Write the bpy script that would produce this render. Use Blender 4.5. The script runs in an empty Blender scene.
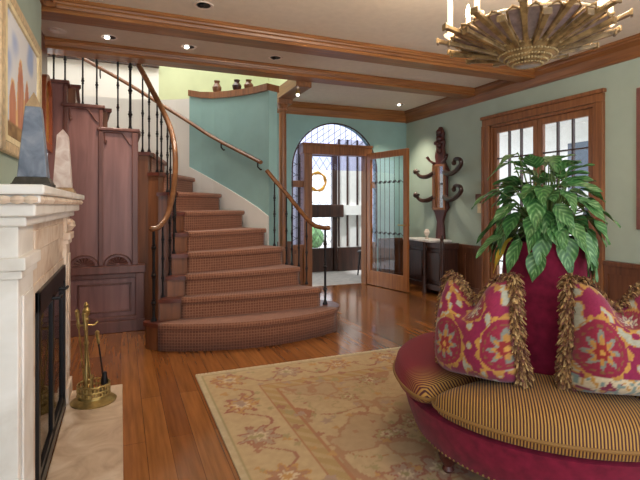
import bpy, bmesh, math, random
from mathutils import Vector, Matrix
random.seed(7)
PI = math.pi
scene = bpy.context.scene
COL = scene.collection
ORG = {}

# ------------------------------------------------------------------ helpers
def lin(c):
    c = c / 255.0
    return c / 12.92 if c <= 0.04045 else ((c + 0.055) / 1.055) ** 2.4
def rgb(r, g, b): return (lin(r), lin(g), lin(b), 1.0)
def V(*a): return Vector(a)
def lerp(a, b, t): return a + (b - a) * t
def smooth01(t):
    t = max(0.0, min(1.0, t)); return t * t * (3 - 2 * t)

class MB:
    """collects shapes (world coordinates) that become one mesh"""
    def __init__(self):
        self.v = []; self.f = []; self.uv = []; self.col = []
        self.has_uv = False; self.has_col = False
    def face(self, idx, uv=None):
        self.f.append(tuple(idx)); self.uv.append(uv)
        if uv: self.has_uv = True
    def vert(self, p, col=None):
        self.v.append(tuple(p)); self.col.append(col)
        if col: self.has_col = True
        return len(self.v) - 1
    def box(self, x0, x1, y0, y1, z0, z1):
        return self.hexa([(x0,y0,z0),(x1,y0,z0),(x1,y1,z0),(x0,y1,z0)], [(x0,y0,z1),(x1,y0,z1),(x1,y1,z1),(x0,y1,z1)])
    def hexa(self, lo, hi):
        b = [self.vert(p) for p in lo]; t = [self.vert(p) for p in hi]
        n = len(b)
        self.face(b[::-1]); self.face(t)
        for i in range(n):
            j = (i + 1) % n
            self.face((b[i], b[j], t[j], t[i]))
        return self
    def obox(self, c, size, rz=0.0, rx=0.0, ry=0.0):
        M = Matrix.Translation(c) @ Matrix.Rotation(rz, 4, 'Z') @ Matrix.Rotation(ry, 4, 'Y') @ Matrix.Rotation(rx, 4, 'X')
        a, b, d = size[0]/2, size[1]/2, size[2]/2
        lo = [M @ V(x, y, -d) for x, y in ((-a,-b),(a,-b),(a,b),(-a,b))]
        hi = [M @ V(x, y, d) for x, y in ((-a,-b),(a,-b),(a,b),(-a,b))]
        return self.hexa(lo, hi)
    def prism(self, poly, z0, z1):
        return self.hexa([(p[0], p[1], z0) for p in poly], [(p[0], p[1], z1) for p in poly])
    def ext(self, poly3, vec):
        vec = V(*vec)
        return self.hexa([V(*p) for p in poly3], [V(*p) + vec for p in poly3])
    def tube(self, pts, r, n=8, cap=True, flat=1.0, up=None):
        pts = [V(*p) for p in pts]; k = len(pts)
        rs = r if isinstance(r, (list, tuple)) else [r] * k
        rings = []; prev = None
        for i, p in enumerate(pts):
            t = (pts[min(i+1, k-1)] - pts[max(i-1, 0)])
            t = t.normalized() if t.length > 1e-9 else V(0,0,1)
            if prev is None:
                a = V(0,0,1) if abs(t.z) < 0.9 else V(1,0,0)
                if up is not None: a = V(*up)
                x = t.cross(a).normalized()
            else:
                x = (prev - t * prev.dot(t))
                x = x.normalized() if x.length > 1e-9 else t.orthogonal().normalized()
            prev = x; y = t.cross(x)
            rings.append([self.vert(p + (x * math.cos(2*PI*j/n) + y * math.sin(2*PI*j/n) * flat) * rs[i]) for j in range(n)])
        for i in range(k - 1):
            for j in range(n):
                q = (j + 1) % n
                self.face((rings[i][j], rings[i][q], rings[i+1][q], rings[i+1][j]))
        if cap:
            self.face(rings[0][::-1]); self.face(rings[-1])
        return self
    def lathe(self, prof, c=(0,0,0), n=16, M=None, cap=True):
        c = V(*c); rings = []
        for r, z in prof:
            r = max(r, 0.0004)
            ring = []
            for j in range(n):
                p = V(r * math.cos(2*PI*j/n), r * math.sin(2*PI*j/n), z)
                if M is not None: p = M @ p
                ring.append(self.vert(p + c))
            rings.append(ring)
        for i in range(len(prof) - 1):
            for j in range(n):
                q = (j + 1) % n
                self.face((rings[i][j], rings[i][q], rings[i+1][q], rings[i+1][j]))
        if cap:
            self.face(rings[0][::-1]); self.face(rings[-1])
        return self
    def ball(self, c, r, n=10, sz=1.0):
        m = max(5, n // 2 + 1)
        return self.lathe([(r * math.sin(PI*i/m), -r * sz * math.cos(PI*i/m)) for i in range(m + 1)], c, n)
    def grid(self, fn, nu, nv, colfn=None, uvfn=None, wrap=False):
        ids = []
        for j in range(nv + 1):
            row = []
            for i in range(nu + (0 if wrap else 1)):
                u, v = i / nu, j / nv
                row.append(self.vert(fn(u, v), colfn(u, v) if colfn else None))
            ids.append(row)
        for j in range(nv):
            for i in range(nu):
                q = (i + 1) % nu if wrap else i + 1
                uv = None
                if uvfn:
                    uv = [uvfn(a / nu, b / nv) for a, b in ((i,j),(i+1,j),(i+1,j+1),(i,j+1))]
                self.face((ids[j][i], ids[j][q], ids[j+1][q], ids[j+1][i]), uv)
        return ids
    def build(self, name, mat, parent=None, smooth=35, bevel=0.0, base=None, fixn=True, local=False, solid=0.0):
        if parent is not None: o0 = V(*ORG.get(parent.name, (0,0,0))) if not local else V(0,0,0)
        else:
            if base is None:
                xs = [p[0] for p in self.v]; ys = [p[1] for p in self.v]; zs = [p[2] for p in self.v]
                base = ((min(xs)+max(xs))/2, (min(ys)+max(ys))/2, min(zs))
            o0 = V(*base) if not local else V(0,0,0)
        me = bpy.data.meshes.new(name)
        me.from_pydata([tuple(V(*p) - o0) for p in self.v], [], self.f)
        if self.has_uv:
            l = me.uv_layers.new(name='UVMap'); k = 0
            for fi, f in enumerate(self.f):
                for q in range(len(f)):
                    l.data[k].uv = self.uv[fi][q] if self.uv[fi] else (0, 0); k += 1
        if self.has_col:
            at = me.color_attributes.new('dye', 'FLOAT_COLOR', 'POINT')
            flat = []
            for c in self.col: flat.extend(c if c else (1,1,1,1))
            at.data.foreach_set('color', flat)
        me.validate(clean_customdata=False)
        if fixn:
            b = bmesh.new(); b.from_mesh(me)
            bmesh.ops.recalc_face_normals(b, faces=b.faces); b.to_mesh(me); b.free()
        if smooth:
            me.polygons.foreach_set('use_smooth', [True] * len(me.polygons))
            me.set_sharp_from_angle(angle=math.radians(smooth))
        me.materials.append(mat)
        ob = bpy.data.objects.new(name, me); COL.objects.link(ob)
        if parent is not None:
            ob.parent = parent; ORG[ob.name] = ORG.get(parent.name, (0,0,0))
        else:
            ob.location = base if not local else (0,0,0); ORG[ob.name] = tuple(ob.location)
        if bevel:
            m = ob.modifiers.new('bevel', 'BEVEL'); m.width = bevel; m.segments = 2; m.limit_method = 'ANGLE'; m.angle_limit = math.radians(40)
        if solid:
            m = ob.modifiers.new('solid', 'SOLIDIFY'); m.thickness = solid; m.offset = -1
        return ob

def tag(o, label, cat, group=None, kind=None):
    o['label'] = label; o['category'] = cat
    if group: o['group'] = group
    if kind: o['kind'] = kind
    return o
def thing(name, label, cat, loc, group=None, rz=0):
    o = bpy.data.objects.new(name, None); COL.objects.link(o)
    o.empty_display_size = 0.05; o.location = loc; o.rotation_euler = (0, 0, rz)
    ORG[o.name] = tuple(loc)
    return tag(o, label, cat, group)
def struct(o): o['kind'] = 'structure'; return o
def sroot(name, loc=(0,0,0)):
    o = bpy.data.objects.new(name, None); COL.objects.link(o); o.location = loc; ORG[o.name] = tuple(loc)
    o['kind'] = 'structure'; return o
def copy_tree(o, parent=None):
    c = o.copy(); COL.objects.link(c)
    if parent: c.parent = parent
    for ch in list(o.children): copy_tree(ch, c)
    return c

# ------------------------------------------------------------------ materials
def newmat(name):
    m = bpy.data.materials.new(name); m.use_nodes = True
    nt = m.node_tree; b = nt.nodes['Principled BSDF']
    return m, nt, b
def N(nt, t, **kw):
    n = nt.nodes.new(t)
    for k, v in kw.items():
        if k in n.inputs: n.inputs[k].default_value = v
        else: setattr(n, k, v)
    return n
def ramp(nt, stops):
    r = nt.nodes.new('ShaderNodeValToRGB'); el = r.color_ramp.elements
    while len(el) < len(stops): el.new(0.5)
    for e, (p, c) in zip(el, stops): e.position = p; e.color = c
    return r
def flat(name, c, rough=0.5, metal=0.0, spec=0.5, var=0.06, scale=14.0, bump=0.0, sheen=0.0):
    m, nt, b = newmat(name)
    tc = N(nt, 'ShaderNodeTexCoord'); no = N(nt, 'ShaderNodeTexNoise'); no.inputs['Scale'].default_value = scale; no.inputs['Detail'].default_value = 4
    nt.links.new(tc.outputs['Object'], no.inputs['Vector'])
    a = tuple(max(0, x * (1 - var * 2)) for x in c[:3]) + (1,); d = tuple(min(1, x * (1 + var * 2)) for x in c[:3]) + (1,)
    r = ramp(nt, [(0.3, a), (0.7, d)])
    nt.links.new(no.outputs['Fac'], r.inputs['Fac']); nt.links.new(r.outputs['Color'], b.inputs['Base Color'])
    b.inputs['Roughness'].default_value = rough; b.inputs['Metallic'].default_value = metal
    b.inputs['Specular IOR Level'].default_value = spec
    if sheen: b.inputs['Sheen Weight'].default_value = sheen
    if bump:
        bp = N(nt, 'ShaderNodeBump'); bp.inputs['Strength'].default_value = bump; bp.inputs['Distance'].default_value = 0.01
        nt.links.new(no.outputs['Fac'], bp.inputs['Height']); nt.links.new(bp.outputs['Normal'], b.inputs['Normal'])
    return m
def wood(name, c1, c2, stretch=(30, 30, 2.0), rough=0.35, spec=0.5):
    m, nt, b = newmat(name)
    tc = N(nt, 'ShaderNodeTexCoord'); mp = N(nt, 'ShaderNodeMapping'); mp.inputs['Scale'].default_value = stretch
    no = N(nt, 'ShaderNodeTexNoise'); no.inputs['Scale'].default_value = 1.0; no.inputs['Detail'].default_value = 6; no.inputs['Distortion'].default_value = 0.6
    nt.links.new(tc.outputs['Object'], mp.inputs['Vector']); nt.links.new(mp.outputs['Vector'], no.inputs['Vector'])
    r = ramp(nt, [(0.32, c1), (0.68, c2)])
    nt.links.new(no.outputs['Fac'], r.inputs['Fac']); nt.links.new(r.outputs['Color'], b.inputs['Base Color'])
    b.inputs['Roughness'].default_value = rough; b.inputs['Specular IOR Level'].default_value = spec
    return m
def glass(name, tint=(0.95, 0.97, 1, 1), refl=0.12):
    m = bpy.data.materials.new(name); m.use_nodes = True; nt = m.node_tree; nt.nodes.clear()
    o = N(nt, 'ShaderNodeOutputMaterial'); mx = N(nt, 'ShaderNodeMixShader'); t = N(nt, 'ShaderNodeBsdfTransparent'); g = N(nt, 'ShaderNodeBsdfGlossy')
    t.inputs['Color'].default_value = tint; g.inputs['Roughness'].default_value = 0.03
    fr = N(nt, 'ShaderNodeLayerWeight'); fr.inputs['Blend'].default_value = 0.5
    pw = N(nt, 'ShaderNodeMath', operation='POWER'); pw.inputs[1].default_value = 5.0; nt.links.new(fr.outputs['Facing'], pw.inputs[0])
    ad = N(nt, 'ShaderNodeMath', operation='MULTIPLY_ADD'); ad.inputs[1].default_value = 0.7; ad.inputs[2].default_value = refl * 0.3; ad.use_clamp = True
    nt.links.new(pw.outputs[0], ad.inputs[0]); nt.links.new(ad.outputs[0], mx.inputs[0])
    nt.links.new(t.outputs[0], mx.inputs[1]); nt.links.new(g.outputs[0], mx.inputs[2]); nt.links.new(mx.outputs[0], o.inputs['Surface'])
    return m
def emis(name, c, s):
    m, nt, b = newmat(name)
    b.inputs['Base Color'].default_value = c; b.inputs['Emission Color'].default_value = c; b.inputs['Emission Strength'].default_value = s
    return m
def dyed(name, rough=0.85, sheen=0.2, bumpscale=300, bump=0.2):
    m, nt, b = newmat(name)
    a = N(nt, 'ShaderNodeVertexColor'); a.layer_name = 'dye'
    nt.links.new(a.outputs['Color'], b.inputs['Base Color'])
    b.inputs['Roughness'].default_value = rough; b.inputs['Sheen Weight'].default_value = sheen; b.inputs['Specular IOR Level'].default_value = 0.2
    tc = N(nt, 'ShaderNodeTexCoord'); no = N(nt, 'ShaderNodeTexNoise'); no.inputs['Scale'].default_value = bumpscale
    nt.links.new(tc.outputs['Object'], no.inputs['Vector'])
    bp = N(nt, 'ShaderNodeBump'); bp.inputs['Strength'].default_value = bump; bp.inputs['Distance'].default_value = 0.004
    nt.links.new(no.outputs['Fac'], bp.inputs['Height']); nt.links.new(bp.outputs['Normal'], b.inputs['Normal'])
    return m
def floor_mat():
    m, nt, b = newmat('oak_planks')
    tc = N(nt, 'ShaderNodeTexCoord'); sp = N(nt, 'ShaderNodeSeparateXYZ'); cb = N(nt, 'ShaderNodeCombineXYZ')
    nt.links.new(tc.outputs['Object'], sp.inputs[0]); nt.links.new(sp.outputs['Y'], cb.inputs['X']); nt.links.new(sp.outputs['X'], cb.inputs['Y'])
    br = N(nt, 'ShaderNodeTexBrick'); br.offset = 0.37; br.inputs['Scale'].default_value = 1.0
    br.inputs['Color1'].default_value = rgb(158, 102, 54); br.inputs['Color2'].default_value = rgb(128, 76, 38); br.inputs['Mortar'].default_value = rgb(100, 56, 28)
    br.inputs['Mortar Size'].default_value = 0.0016; br.inputs['Mortar Smooth'].default_value = 0.2; br.inputs['Bias'].default_value = -0.1
    br.inputs['Brick Width'].default_value = 1.7; br.inputs['Row Height'].default_value = 0.125
    nt.links.new(cb.outputs[0], br.inputs['Vector'])
    mp = N(nt, 'ShaderNodeMapping'); mp.inputs['Scale'].default_value = (1.6, 26, 1); nt.links.new(cb.outputs[0], mp.inputs['Vector'])
    no = N(nt, 'ShaderNodeTexNoise'); no.inputs['Scale'].default_value = 1.5; no.inputs['Detail'].default_value = 6; nt.links.new(mp.outputs[0], no.inputs['Vector'])
    r = ramp(nt, [(0.3, (0.72, 0.70, 0.68, 1)), (0.7, (1.15, 1.12, 1.08, 1))]); nt.links.new(no.outputs['Fac'], r.inputs['Fac'])
    mx = N(nt, 'ShaderNodeMix', data_type='RGBA', blend_type='MULTIPLY'); mx.inputs['Factor'].default_value = 1.0
    nt.links.new(br.outputs['Color'], mx.inputs['A']); nt.links.new(r.outputs['Color'], mx.inputs['B'])
    nt.links.new(mx.outputs['Result'], b.inputs['Base Color'])
    b.inputs['Roughness'].default_value = 0.14; b.inputs['Coat Weight'].default_value = 0.25; b.inputs['Coat Roughness'].default_value = 0.12
    return m
def carpet_mat():
    m, nt, b = newmat('stair_carpet')
    tc = N(nt, 'ShaderNodeTexCoord')
    ck = N(nt, 'ShaderNodeTexBrick'); ck.offset = 0.0; ck.inputs['Scale'].default_value = 1.0
    ck.inputs['Color1'].default_value = rgb(130, 86, 68); ck.inputs['Color2'].default_value = rgb(120, 77, 61); ck.inputs['Mortar'].default_value = rgb(156, 112, 90)
    ck.inputs['Mortar Size'].default_value = 0.004; ck.inputs['Mortar Smooth'].default_value = 0.3; ck.inputs['Brick Width'].default_value = 0.026; ck.inputs['Row Height'].default_value = 0.026
    nt.links.new(tc.outputs['UV'], ck.inputs['Vector'])
    no = N(nt, 'ShaderNodeTexNoise'); no.inputs['Scale'].default_value = 160; nt.links.new(tc.outputs['Object'], no.inputs['Vector'])
    r = ramp(nt, [(0.3, (0.75, 0.75, 0.75, 1)), (0.7, (1.2, 1.2, 1.2, 1))]); nt.links.new(no.outputs['Fac'], r.inputs['Fac'])
    mx = N(nt, 'ShaderNodeMix', data_type='RGBA', blend_type='MULTIPLY'); mx.inputs['Factor'].default_value = 1.0
    nt.links.new(ck.outputs['Color'], mx.inputs['A']); nt.links.new(r.outputs['Color'], mx.inputs['B']); nt.links.new(mx.outputs['Result'], b.inputs['Base Color'])
    b.inputs['Roughness'].default_value = 0.95; b.inputs['Sheen Weight'].default_value = 0.15; b.inputs['Specular IOR Level'].default_value = 0.1
    return m
def stripe_mat(name, red):
    """stripes of gold cord on maroon; 'red' paints a patchy red sheen at grazing view on one end"""
    m, nt, b = newmat(name)
    tc = N(nt, 'ShaderNodeTexCoord'); sp = N(nt, 'ShaderNodeSeparateXYZ'); nt.links.new(tc.outputs['UV'], sp.inputs[0])
    mu = N(nt, 'ShaderNodeMath', operation='MULTIPLY'); mu.inputs[1].default_value = 2 * PI / 0.0118; nt.links.new(sp.outputs['X'], mu.inputs[0])
    si = N(nt, 'ShaderNodeMath', operation='SINE'); nt.links.new(mu.outputs[0], si.inputs[0])
    ma = N(nt, 'ShaderNodeMapRange'); ma.inputs['From Min'].default_value = -0.5; ma.inputs['From Max'].default_value = 0.5; nt.links.new(si.outputs[0], ma.inputs['Value'])
    r = ramp(nt, [(0.0, rgb(62, 24, 26)), (1.0, rgb(166, 126, 60))]); nt.links.new(ma.outputs[0], r.inputs['Fac'])
    col = r.outputs['Color']
    if red:  # red sheen at grazing view, painted into the cushion colour
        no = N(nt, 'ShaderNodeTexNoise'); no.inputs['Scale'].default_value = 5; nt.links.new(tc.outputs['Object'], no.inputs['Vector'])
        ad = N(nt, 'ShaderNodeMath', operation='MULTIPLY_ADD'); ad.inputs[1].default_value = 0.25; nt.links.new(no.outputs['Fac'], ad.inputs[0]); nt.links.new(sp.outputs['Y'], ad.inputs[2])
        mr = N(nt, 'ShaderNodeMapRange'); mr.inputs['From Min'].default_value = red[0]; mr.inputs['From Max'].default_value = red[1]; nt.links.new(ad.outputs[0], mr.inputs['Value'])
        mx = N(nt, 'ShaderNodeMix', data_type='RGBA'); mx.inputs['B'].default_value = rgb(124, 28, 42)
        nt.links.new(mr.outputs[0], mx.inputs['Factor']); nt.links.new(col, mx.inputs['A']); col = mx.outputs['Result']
    nt.links.new(col, b.inputs['Base Color'])
    b.inputs['Roughness'].default_value = 0.7; b.inputs['Sheen Weight'].default_value = 0.06; b.inputs['Specular IOR Level'].default_value = 0.3
    bp = N(nt, 'ShaderNodeBump'); bp.inputs['Strength'].default_value = 0.25; bp.inputs['Distance'].default_value = 0.003
    nt.links.new(si.outputs[0], bp.inputs['Height']); nt.links.new(bp.outputs['Normal'], b.inputs['Normal'])
    return m
def leaf_mat():
    m, nt, b = newmat('plant_leaf')
    tc = N(nt, 'ShaderNodeTexCoord'); sp = N(nt, 'ShaderNodeSeparateXYZ'); nt.links.new(tc.outputs['UV'], sp.inputs[0])
    # u in 0..1 across the blade, v along it: feathered pale veins
    a = N(nt, 'ShaderNodeMath', operation='SUBTRACT'); a.inputs[1].default_value = 0.5; nt.links.new(sp.outputs['X'], a.inputs[0])
    ab = N(nt, 'ShaderNodeMath', operation='ABSOLUTE'); nt.links.new(a.outputs[0], ab.inputs[0])
    md = N(nt, 'ShaderNodeMath', operation='MULTIPLY_ADD'); md.inputs[1].default_value = -0.7; nt.links.new(ab.outputs[0], md.inputs[0]); nt.links.new(sp.outputs['Y'], md.inputs[2])
    ms = N(nt, 'ShaderNodeMath', operation='MULTIPLY'); ms.inputs[1].default_value = 34; nt.links.new(md.outputs[0], ms.inputs[0])
    s = N(nt, 'ShaderNodeMath', operation='SINE'); nt.links.new(ms.outputs[0], s.inputs[0])
    no = N(nt, 'ShaderNodeTexNoise'); no.inputs['Scale'].default_value = 30; nt.links.new(tc.outputs['Object'], no.inputs['Vector'])
    ad = N(nt, 'ShaderNodeMath', operation='MULTIPLY_ADD'); ad.inputs[1].default_value = 0.24; nt.links.new(s.outputs[0], ad.inputs[0]); nt.links.new(no.outputs['Fac'], ad.inputs[2])
    r = ramp(nt, [(0.15, rgb(46, 92, 50)), (0.62, rgb(78, 126, 66)), (1.0, rgb(150, 184, 132))]); nt.links.new(ad.outputs[0], r.inputs['Fac'])
    nt.links.new(r.outputs['Color'], b.inputs['Base Color']); b.inputs['Roughness'].default_value = 0.32
    b.inputs['Subsurface Weight'].default_value = 0.0
    return m

M = {}
M['floor'] = floor_mat()
M['ceil'] = flat('ceiling_plaster', rgb(222, 212, 198), 0.9, var=0.02)
M['sage'] = flat('teal_paint_grey_light', rgb(164, 180, 168), 0.75, var=0.03, scale=3)  # the teal paint again, greyed for the different light on these walls
M['teal'] = flat('teal_paint', rgb(146, 184, 182), 0.75, var=0.04, scale=3)
M['whitewall'] = flat('white_paint', rgb(228, 226, 220), 0.7, var=0.02, scale=3)
M['palegreen'] = flat('pale_green_paint', rgb(196, 204, 164), 0.7, var=0.03, scale=3)
M['oakx'] = wood('oak_beam_across', rgb(122, 76, 40), rgb(164, 110, 62), (1.6, 26, 26), 0.35)
M['oaky'] = wood('oak_trim_along', rgb(106, 66, 38), rgb(146, 96, 56), (26, 1.6, 26), 0.35)
M['oakz'] = wood('oak_upright', rgb(114, 70, 42), rgb(152, 100, 62), (28, 28, 1.8), 0.35)
M['doorwood'] = wood('honey_oak_door', rgb(140, 82, 40), rgb(176, 112, 60), (28, 28, 1.8), 0.3)
M['mahog'] = wood('mahogany_panel', rgb(118, 80, 76), rgb(146, 104, 100), (14, 14, 1.2), 0.32)
M['mahogdk'] = wood('mahogany_trim', rgb(92, 56, 50), rgb(120, 78, 70), (20, 20, 1.6), 0.32)
M['stairwood'] = wood('stair_side_wood', rgb(104, 62, 38), rgb(140, 88, 56), (18, 18, 1.4), 0.4)
M['treadwood'] = wood('stair_tread_wood', rgb(84, 40, 32), rgb(112, 58, 44), (6, 20, 20), 0.35)
M['rail'] = wood('handrail_wood', rgb(104, 66, 40), rgb(140, 94, 60), (9, 9, 9), 0.25)
M['darkwood'] = wood('dark_walnut', rgb(40, 22, 17), rgb(70, 40, 29), (24, 24, 2), 0.35)
M['redwood'] = wood('carved_red_walnut', rgb(58, 26, 24), rgb(92, 44, 38), (24, 24, 2), 0.3)
M['wains'] = wood('wainscot_wood', rgb(84, 50, 33), rgb(116, 72, 48), (24, 24, 2), 0.35)
M['iron'] = flat('black_iron', rgb(30, 27, 30), 0.45, 0.4, var=0.1, scale=40)
M['brass'] = flat('aged_brass', rgb(176, 152, 96), 0.3, 0.75, var=0.12, scale=30)
M['gilt'] = flat('gilt_frame', rgb(210, 186, 148), 0.45, 0.1, var=0.12, scale=30)
M['cream'] = flat('cream_liner', rgb(232, 216, 176), 0.6)
M['carpet'] = carpet_mat()
M['black'] = flat('black_metal', rgb(22, 22, 26), 0.35, 0.3)
M['firebrick'] = flat('sooty_brick', rgb(48, 40, 38), 0.9, var=0.2)
M['glass'] = glass('window_glass')
M['darkglass'] = glass('fire_door_glass', (0.45, 0.42, 0.42, 1), 0.4)
M['velvet'] = flat('magenta_velvet', rgb(116, 22, 50), 0.8, var=0.14, scale=22, sheen=0.1, spec=0.15)
M['stripe'] = stripe_mat('striped_cord_fabric', None)
M['stripe_sheen'] = stripe_mat('striped_cord_red_sheen', (1.12, 0.93))
M['leaf'] = leaf_mat()
M['yleaf'] = flat('yellow_leaf', rgb(196, 160, 50), 0.5)
M['stem'] = flat('plant_stem', rgb(84, 106, 50), 0.5)
M['soil'] = flat('potting_soil', rgb(50, 36, 28), 0.95)
M['dyed'] = dyed('printed_cloth')
M['rugm'] = dyed('rug_wool', 0.95, 0.1, 220, 0.4)
M['paint'] = dyed('canvas_paint', 0.6, 0.0, 120, 0.15)
def fringe_mat():
    m, nt, b = newmat('fringe_thread')
    a = N(nt, 'ShaderNodeVertexColor'); a.layer_name = 'dye'; nt.links.new(a.outputs['Color'], b.inputs['Base Color'])
    b.inputs['Roughness'].default_value = 0.8
    return m
M['fringe'] = fringe_mat()
def marble(name, c1, c2, c3, scale=4):
    m, nt, b = newmat(name)
    tc = N(nt, 'ShaderNodeTexCoord'); no = N(nt, 'ShaderNodeTexNoise'); no.inputs['Scale'].default_value = scale; no.inputs['Detail'].default_value = 8; no.inputs['Distortion'].default_value = 1.2
    nt.links.new(tc.outputs['Object'], no.inputs['Vector'])
    r = ramp(nt, [(0.3, c1), (0.5, c2), (0.68, c3)]); nt.links.new(no.outputs['Fac'], r.inputs['Fac']); nt.links.new(r.outputs['Color'], b.inputs['Base Color'])
    b.inputs['Roughness'].default_value = 0.4
    return m
M['mantel'] = marble('mantel_marble', rgb(214, 208, 200), rgb(230, 226, 220), rgb(240, 237, 233))
M['mantel2'] = marble('surround_marble', rgb(196, 168, 146), rgb(222, 202, 182), rgb(232, 218, 204), 7)
M['hearth'] = marble('hearth_marble', rgb(176, 146, 120), rgb(204, 178, 150), rgb(222, 202, 180), 5)
M['obblue'] = marble('blue_grey_stone', rgb(84, 94, 112), rgb(120, 130, 148), rgb(150, 156, 170), 9)
M['obpink'] = marble('pink_white_stone', rgb(196, 172, 164), rgb(220, 206, 200), rgb(236, 228, 224), 12)
M['obtan'] = marble('tan_stone', rgb(150, 124, 96), rgb(178, 150, 116), rgb(196, 170, 136), 12)
M['obdark'] = marble('dark_green_stone', rgb(44, 42, 40), rgb(66, 62, 56), rgb(86, 80, 72), 12)
M['shelfmarble'] = marble('white_marble_shelf', rgb(196, 190, 186), rgb(222, 218, 214), rgb(236, 234, 232), 9)
M['candle'] = emis('lit_candle_sleeve', (1.0, 0.80, 0.52, 1), 0.9)
M['bulb'] = emis('flame_bulb_glow', (1.0, 0.80, 0.5, 1), 14.0)
M['lampglow'] = emis('downlight_glow', (1.0, 0.93, 0.8, 1), 3.0)
M['petal'] = flat('smoky_violet_glass', rgb(156, 138, 138), 0.25, 0.2, var=0.15, scale=25)
M['raywood'] = wood('gilded_ray_wood', rgb(84, 66, 42), rgb(164, 136, 92), (20, 20, 20), 0.3)
M['bead'] = flat('bone_beads', rgb(166, 144, 100), 0.5, var=0.2, scale=60)
M['exterior'] = flat('white_porch_paint', rgb(236, 234, 230), 0.8, var=0.02)
M['lead'] = flat('lead_came', rgb(70, 70, 76), 0.5, 0.5)
M['stone'] = flat('porch_stone', rgb(170, 164, 158), 0.8, var=0.08)
M['shrub'] = flat('shrub_green', rgb(86, 120, 70), 0.7, var=0.25, scale=9)
M['mirror'] = flat('mirror_glass', rgb(220, 222, 226), 0.06, 1.0, var=0.0)
M['orange'] = flat('orange_wood_frame', rgb(150, 78, 46), 0.4, var=0.1)
M['goldarch'] = flat('gold_leaf_panel', rgb(206, 150, 66), 0.35, 0.5, var=0.2, scale=20)
M['whitecer'] = flat('white_ceramic', rgb(236, 222, 210), 0.3)
M['ornbrown'] = flat('brown_glaze', rgb(122, 82, 52), 0.35, var=0.2)

# ------------------------------------------------------------------ camera
cam = bpy.data.cameras.new('camera'); co = bpy.data.objects.new('camera', cam); COL.objects.link(co)
YAW = math.atan(199 / 474.0)
co.location = (0, 0, 1.3); co.rotation_euler = (PI/2, 0, -YAW)
cam.sensor_width = 36; cam.lens = 474 / 640 * 36; cam.shift_y = -(240 - 205) / 640.0
cam.clip_start = 0.05
scene.camera = co

ZC = 2.875                 # ceiling height
XR, XL, YF = 4.5, -0.55, 6.9

# ------------------------------------------------------------------ room shell
b = MB(); b.box(-1.4, 4.5, -1.2, 7.0, -0.1, 0.0); struct(b.build('floor', M['floor'], base=(0,0,0)))
b = MB(); b.box(-1.3, 4.6, -0.6, 5.3, ZC, ZC + 0.1); struct(b.build('ceiling', M['ceil']))
b = MB(); b.box(2.13, 4.6, 5.3, 7.0, ZC, ZC + 0.1); struct(b.build('ceiling_foyer', M['ceil']))
# right wall with the french door opening
FY0, FY1, FZ = 3.40, 4.92, 2.35
b = MB()
b.box(XR, XR+0.14, -0.6, FY0, 0, ZC); b.box(XR, XR+0.14, FY1, 7.04, 0, ZC); b.box(XR, XR+0.14, FY0, FY1, FZ, ZC)
struct(b.build('wall_right', M['sage'], smooth=0))  # teal paint, greyed for the different light here
# far wall with arched doorway
AX0, AX1, ASP = 2.42, 3.93, 1.86
acx, ar = (AX0+AX1)/2, (AX1-AX0)/2
b = MB(); b.box(1.62, AX0, YF, YF+0.14, 0, ZC); b.box(AX1, 4.5, YF, YF+0.14, 0, ZC)
K = 20
for i in range(K):
    a0, a1 = PI - PI*i/K, PI - PI*(i+1)/K
    p0 = (acx+ar*math.cos(a0), ASP+ar*math.sin(a0)); p1 = (acx+ar*math.cos(a1), ASP+ar*math.sin(a1))
    b.ext([(p0[0],YF,p0[1]),(p1[0],YF,p1[1]),(p1[0],YF,ZC),(p0[0],YF,ZC)], (0,0.14,0))
struct(b.build('wall_far', M['teal'], smooth=0))
# chimney breast and recess beside it
b = MB()
b.box(-1.3, XL, 0.2, 2.35, 0, ZC); b.box(-1.3, XL, 3.45, 4.08, 0, ZC); b.box(-1.3, XL, 2.35, 3.45, 0.94, ZC); b.box(-1.3, -0.95, 2.35, 3.45, 0, 0.94)
struct(b.build('wall_left', M['sage'], smooth=0))  # teal paint, greyed for the different light here
b = MB(); b.box(-1.3, -0.66, 4.08, 5.28, 0, ZC); struct(b.build('wall_recess', M['mahogdk'], smooth=0))

# beams, crown mouldings
def moulded(b, ax, a0, a1, pos, z0, z1, d, sgn):
    """crown moulding profile swept along x ('x') or y ('y'); pos = wall plane, sgn = side it grows to"""
    prof = [(0,z0),(0.016,z0),(0.022,z0+0.02),(0.03,z0+0.028),(0.05,z0+(z1-z0)*0.55),(d*0.8,z1-0.045),(d*0.86,z1-0.03),(d,z1-0.026),(d,z1),(0,z1)]
    if ax == 'x': b.ext([(a0, pos+sgn*q, z) for q, z in prof], (a1-a0,0,0))
    else: b.ext([(pos+sgn*q, a0, z) for q, z in prof], (0,a1-a0,0))
def beam(name, y0, y1, zb, x0, x1):
    b = MB(); b.box(x0, x1, y0, y1, zb, ZC)
    moulded(b, 'x', x0, x1, y0, zb+0.03, ZC, 0.06, -1); moulded(b, 'x', x0, x1, y1, zb+0.03, ZC, 0.06, 1)
    return struct(b.build(name, M['oakx'], smooth=0))
beam('trim_1', 4.13, 4.33, 2.775, -1.25, XR)
beam('trim_2', 5.13, 5.33, 2.785, -1.25, XR)
b = MB(); moulded(b, 'y', -0.6, YF, XR, 2.69, ZC, 0.12, -1); struct(b.build('trim_3', M['oaky'], smooth=0))
b = MB(); moulded(b, 'x', 2.13, XR, YF, 2.70, ZC, 0.12, -1); struct(b.build('trim_4', M['oakx'], smooth=0))
b = MB(); moulded(b, 'y', 0.2, 4.08, XL, 2.80, ZC, 0.10, 1); moulded(b, 'x', -0.66, XL+0.1, 4.08, 2.80, ZC, 0.1, 1); struct(b.build('trim_5', M['oaky'], smooth=0))
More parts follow.
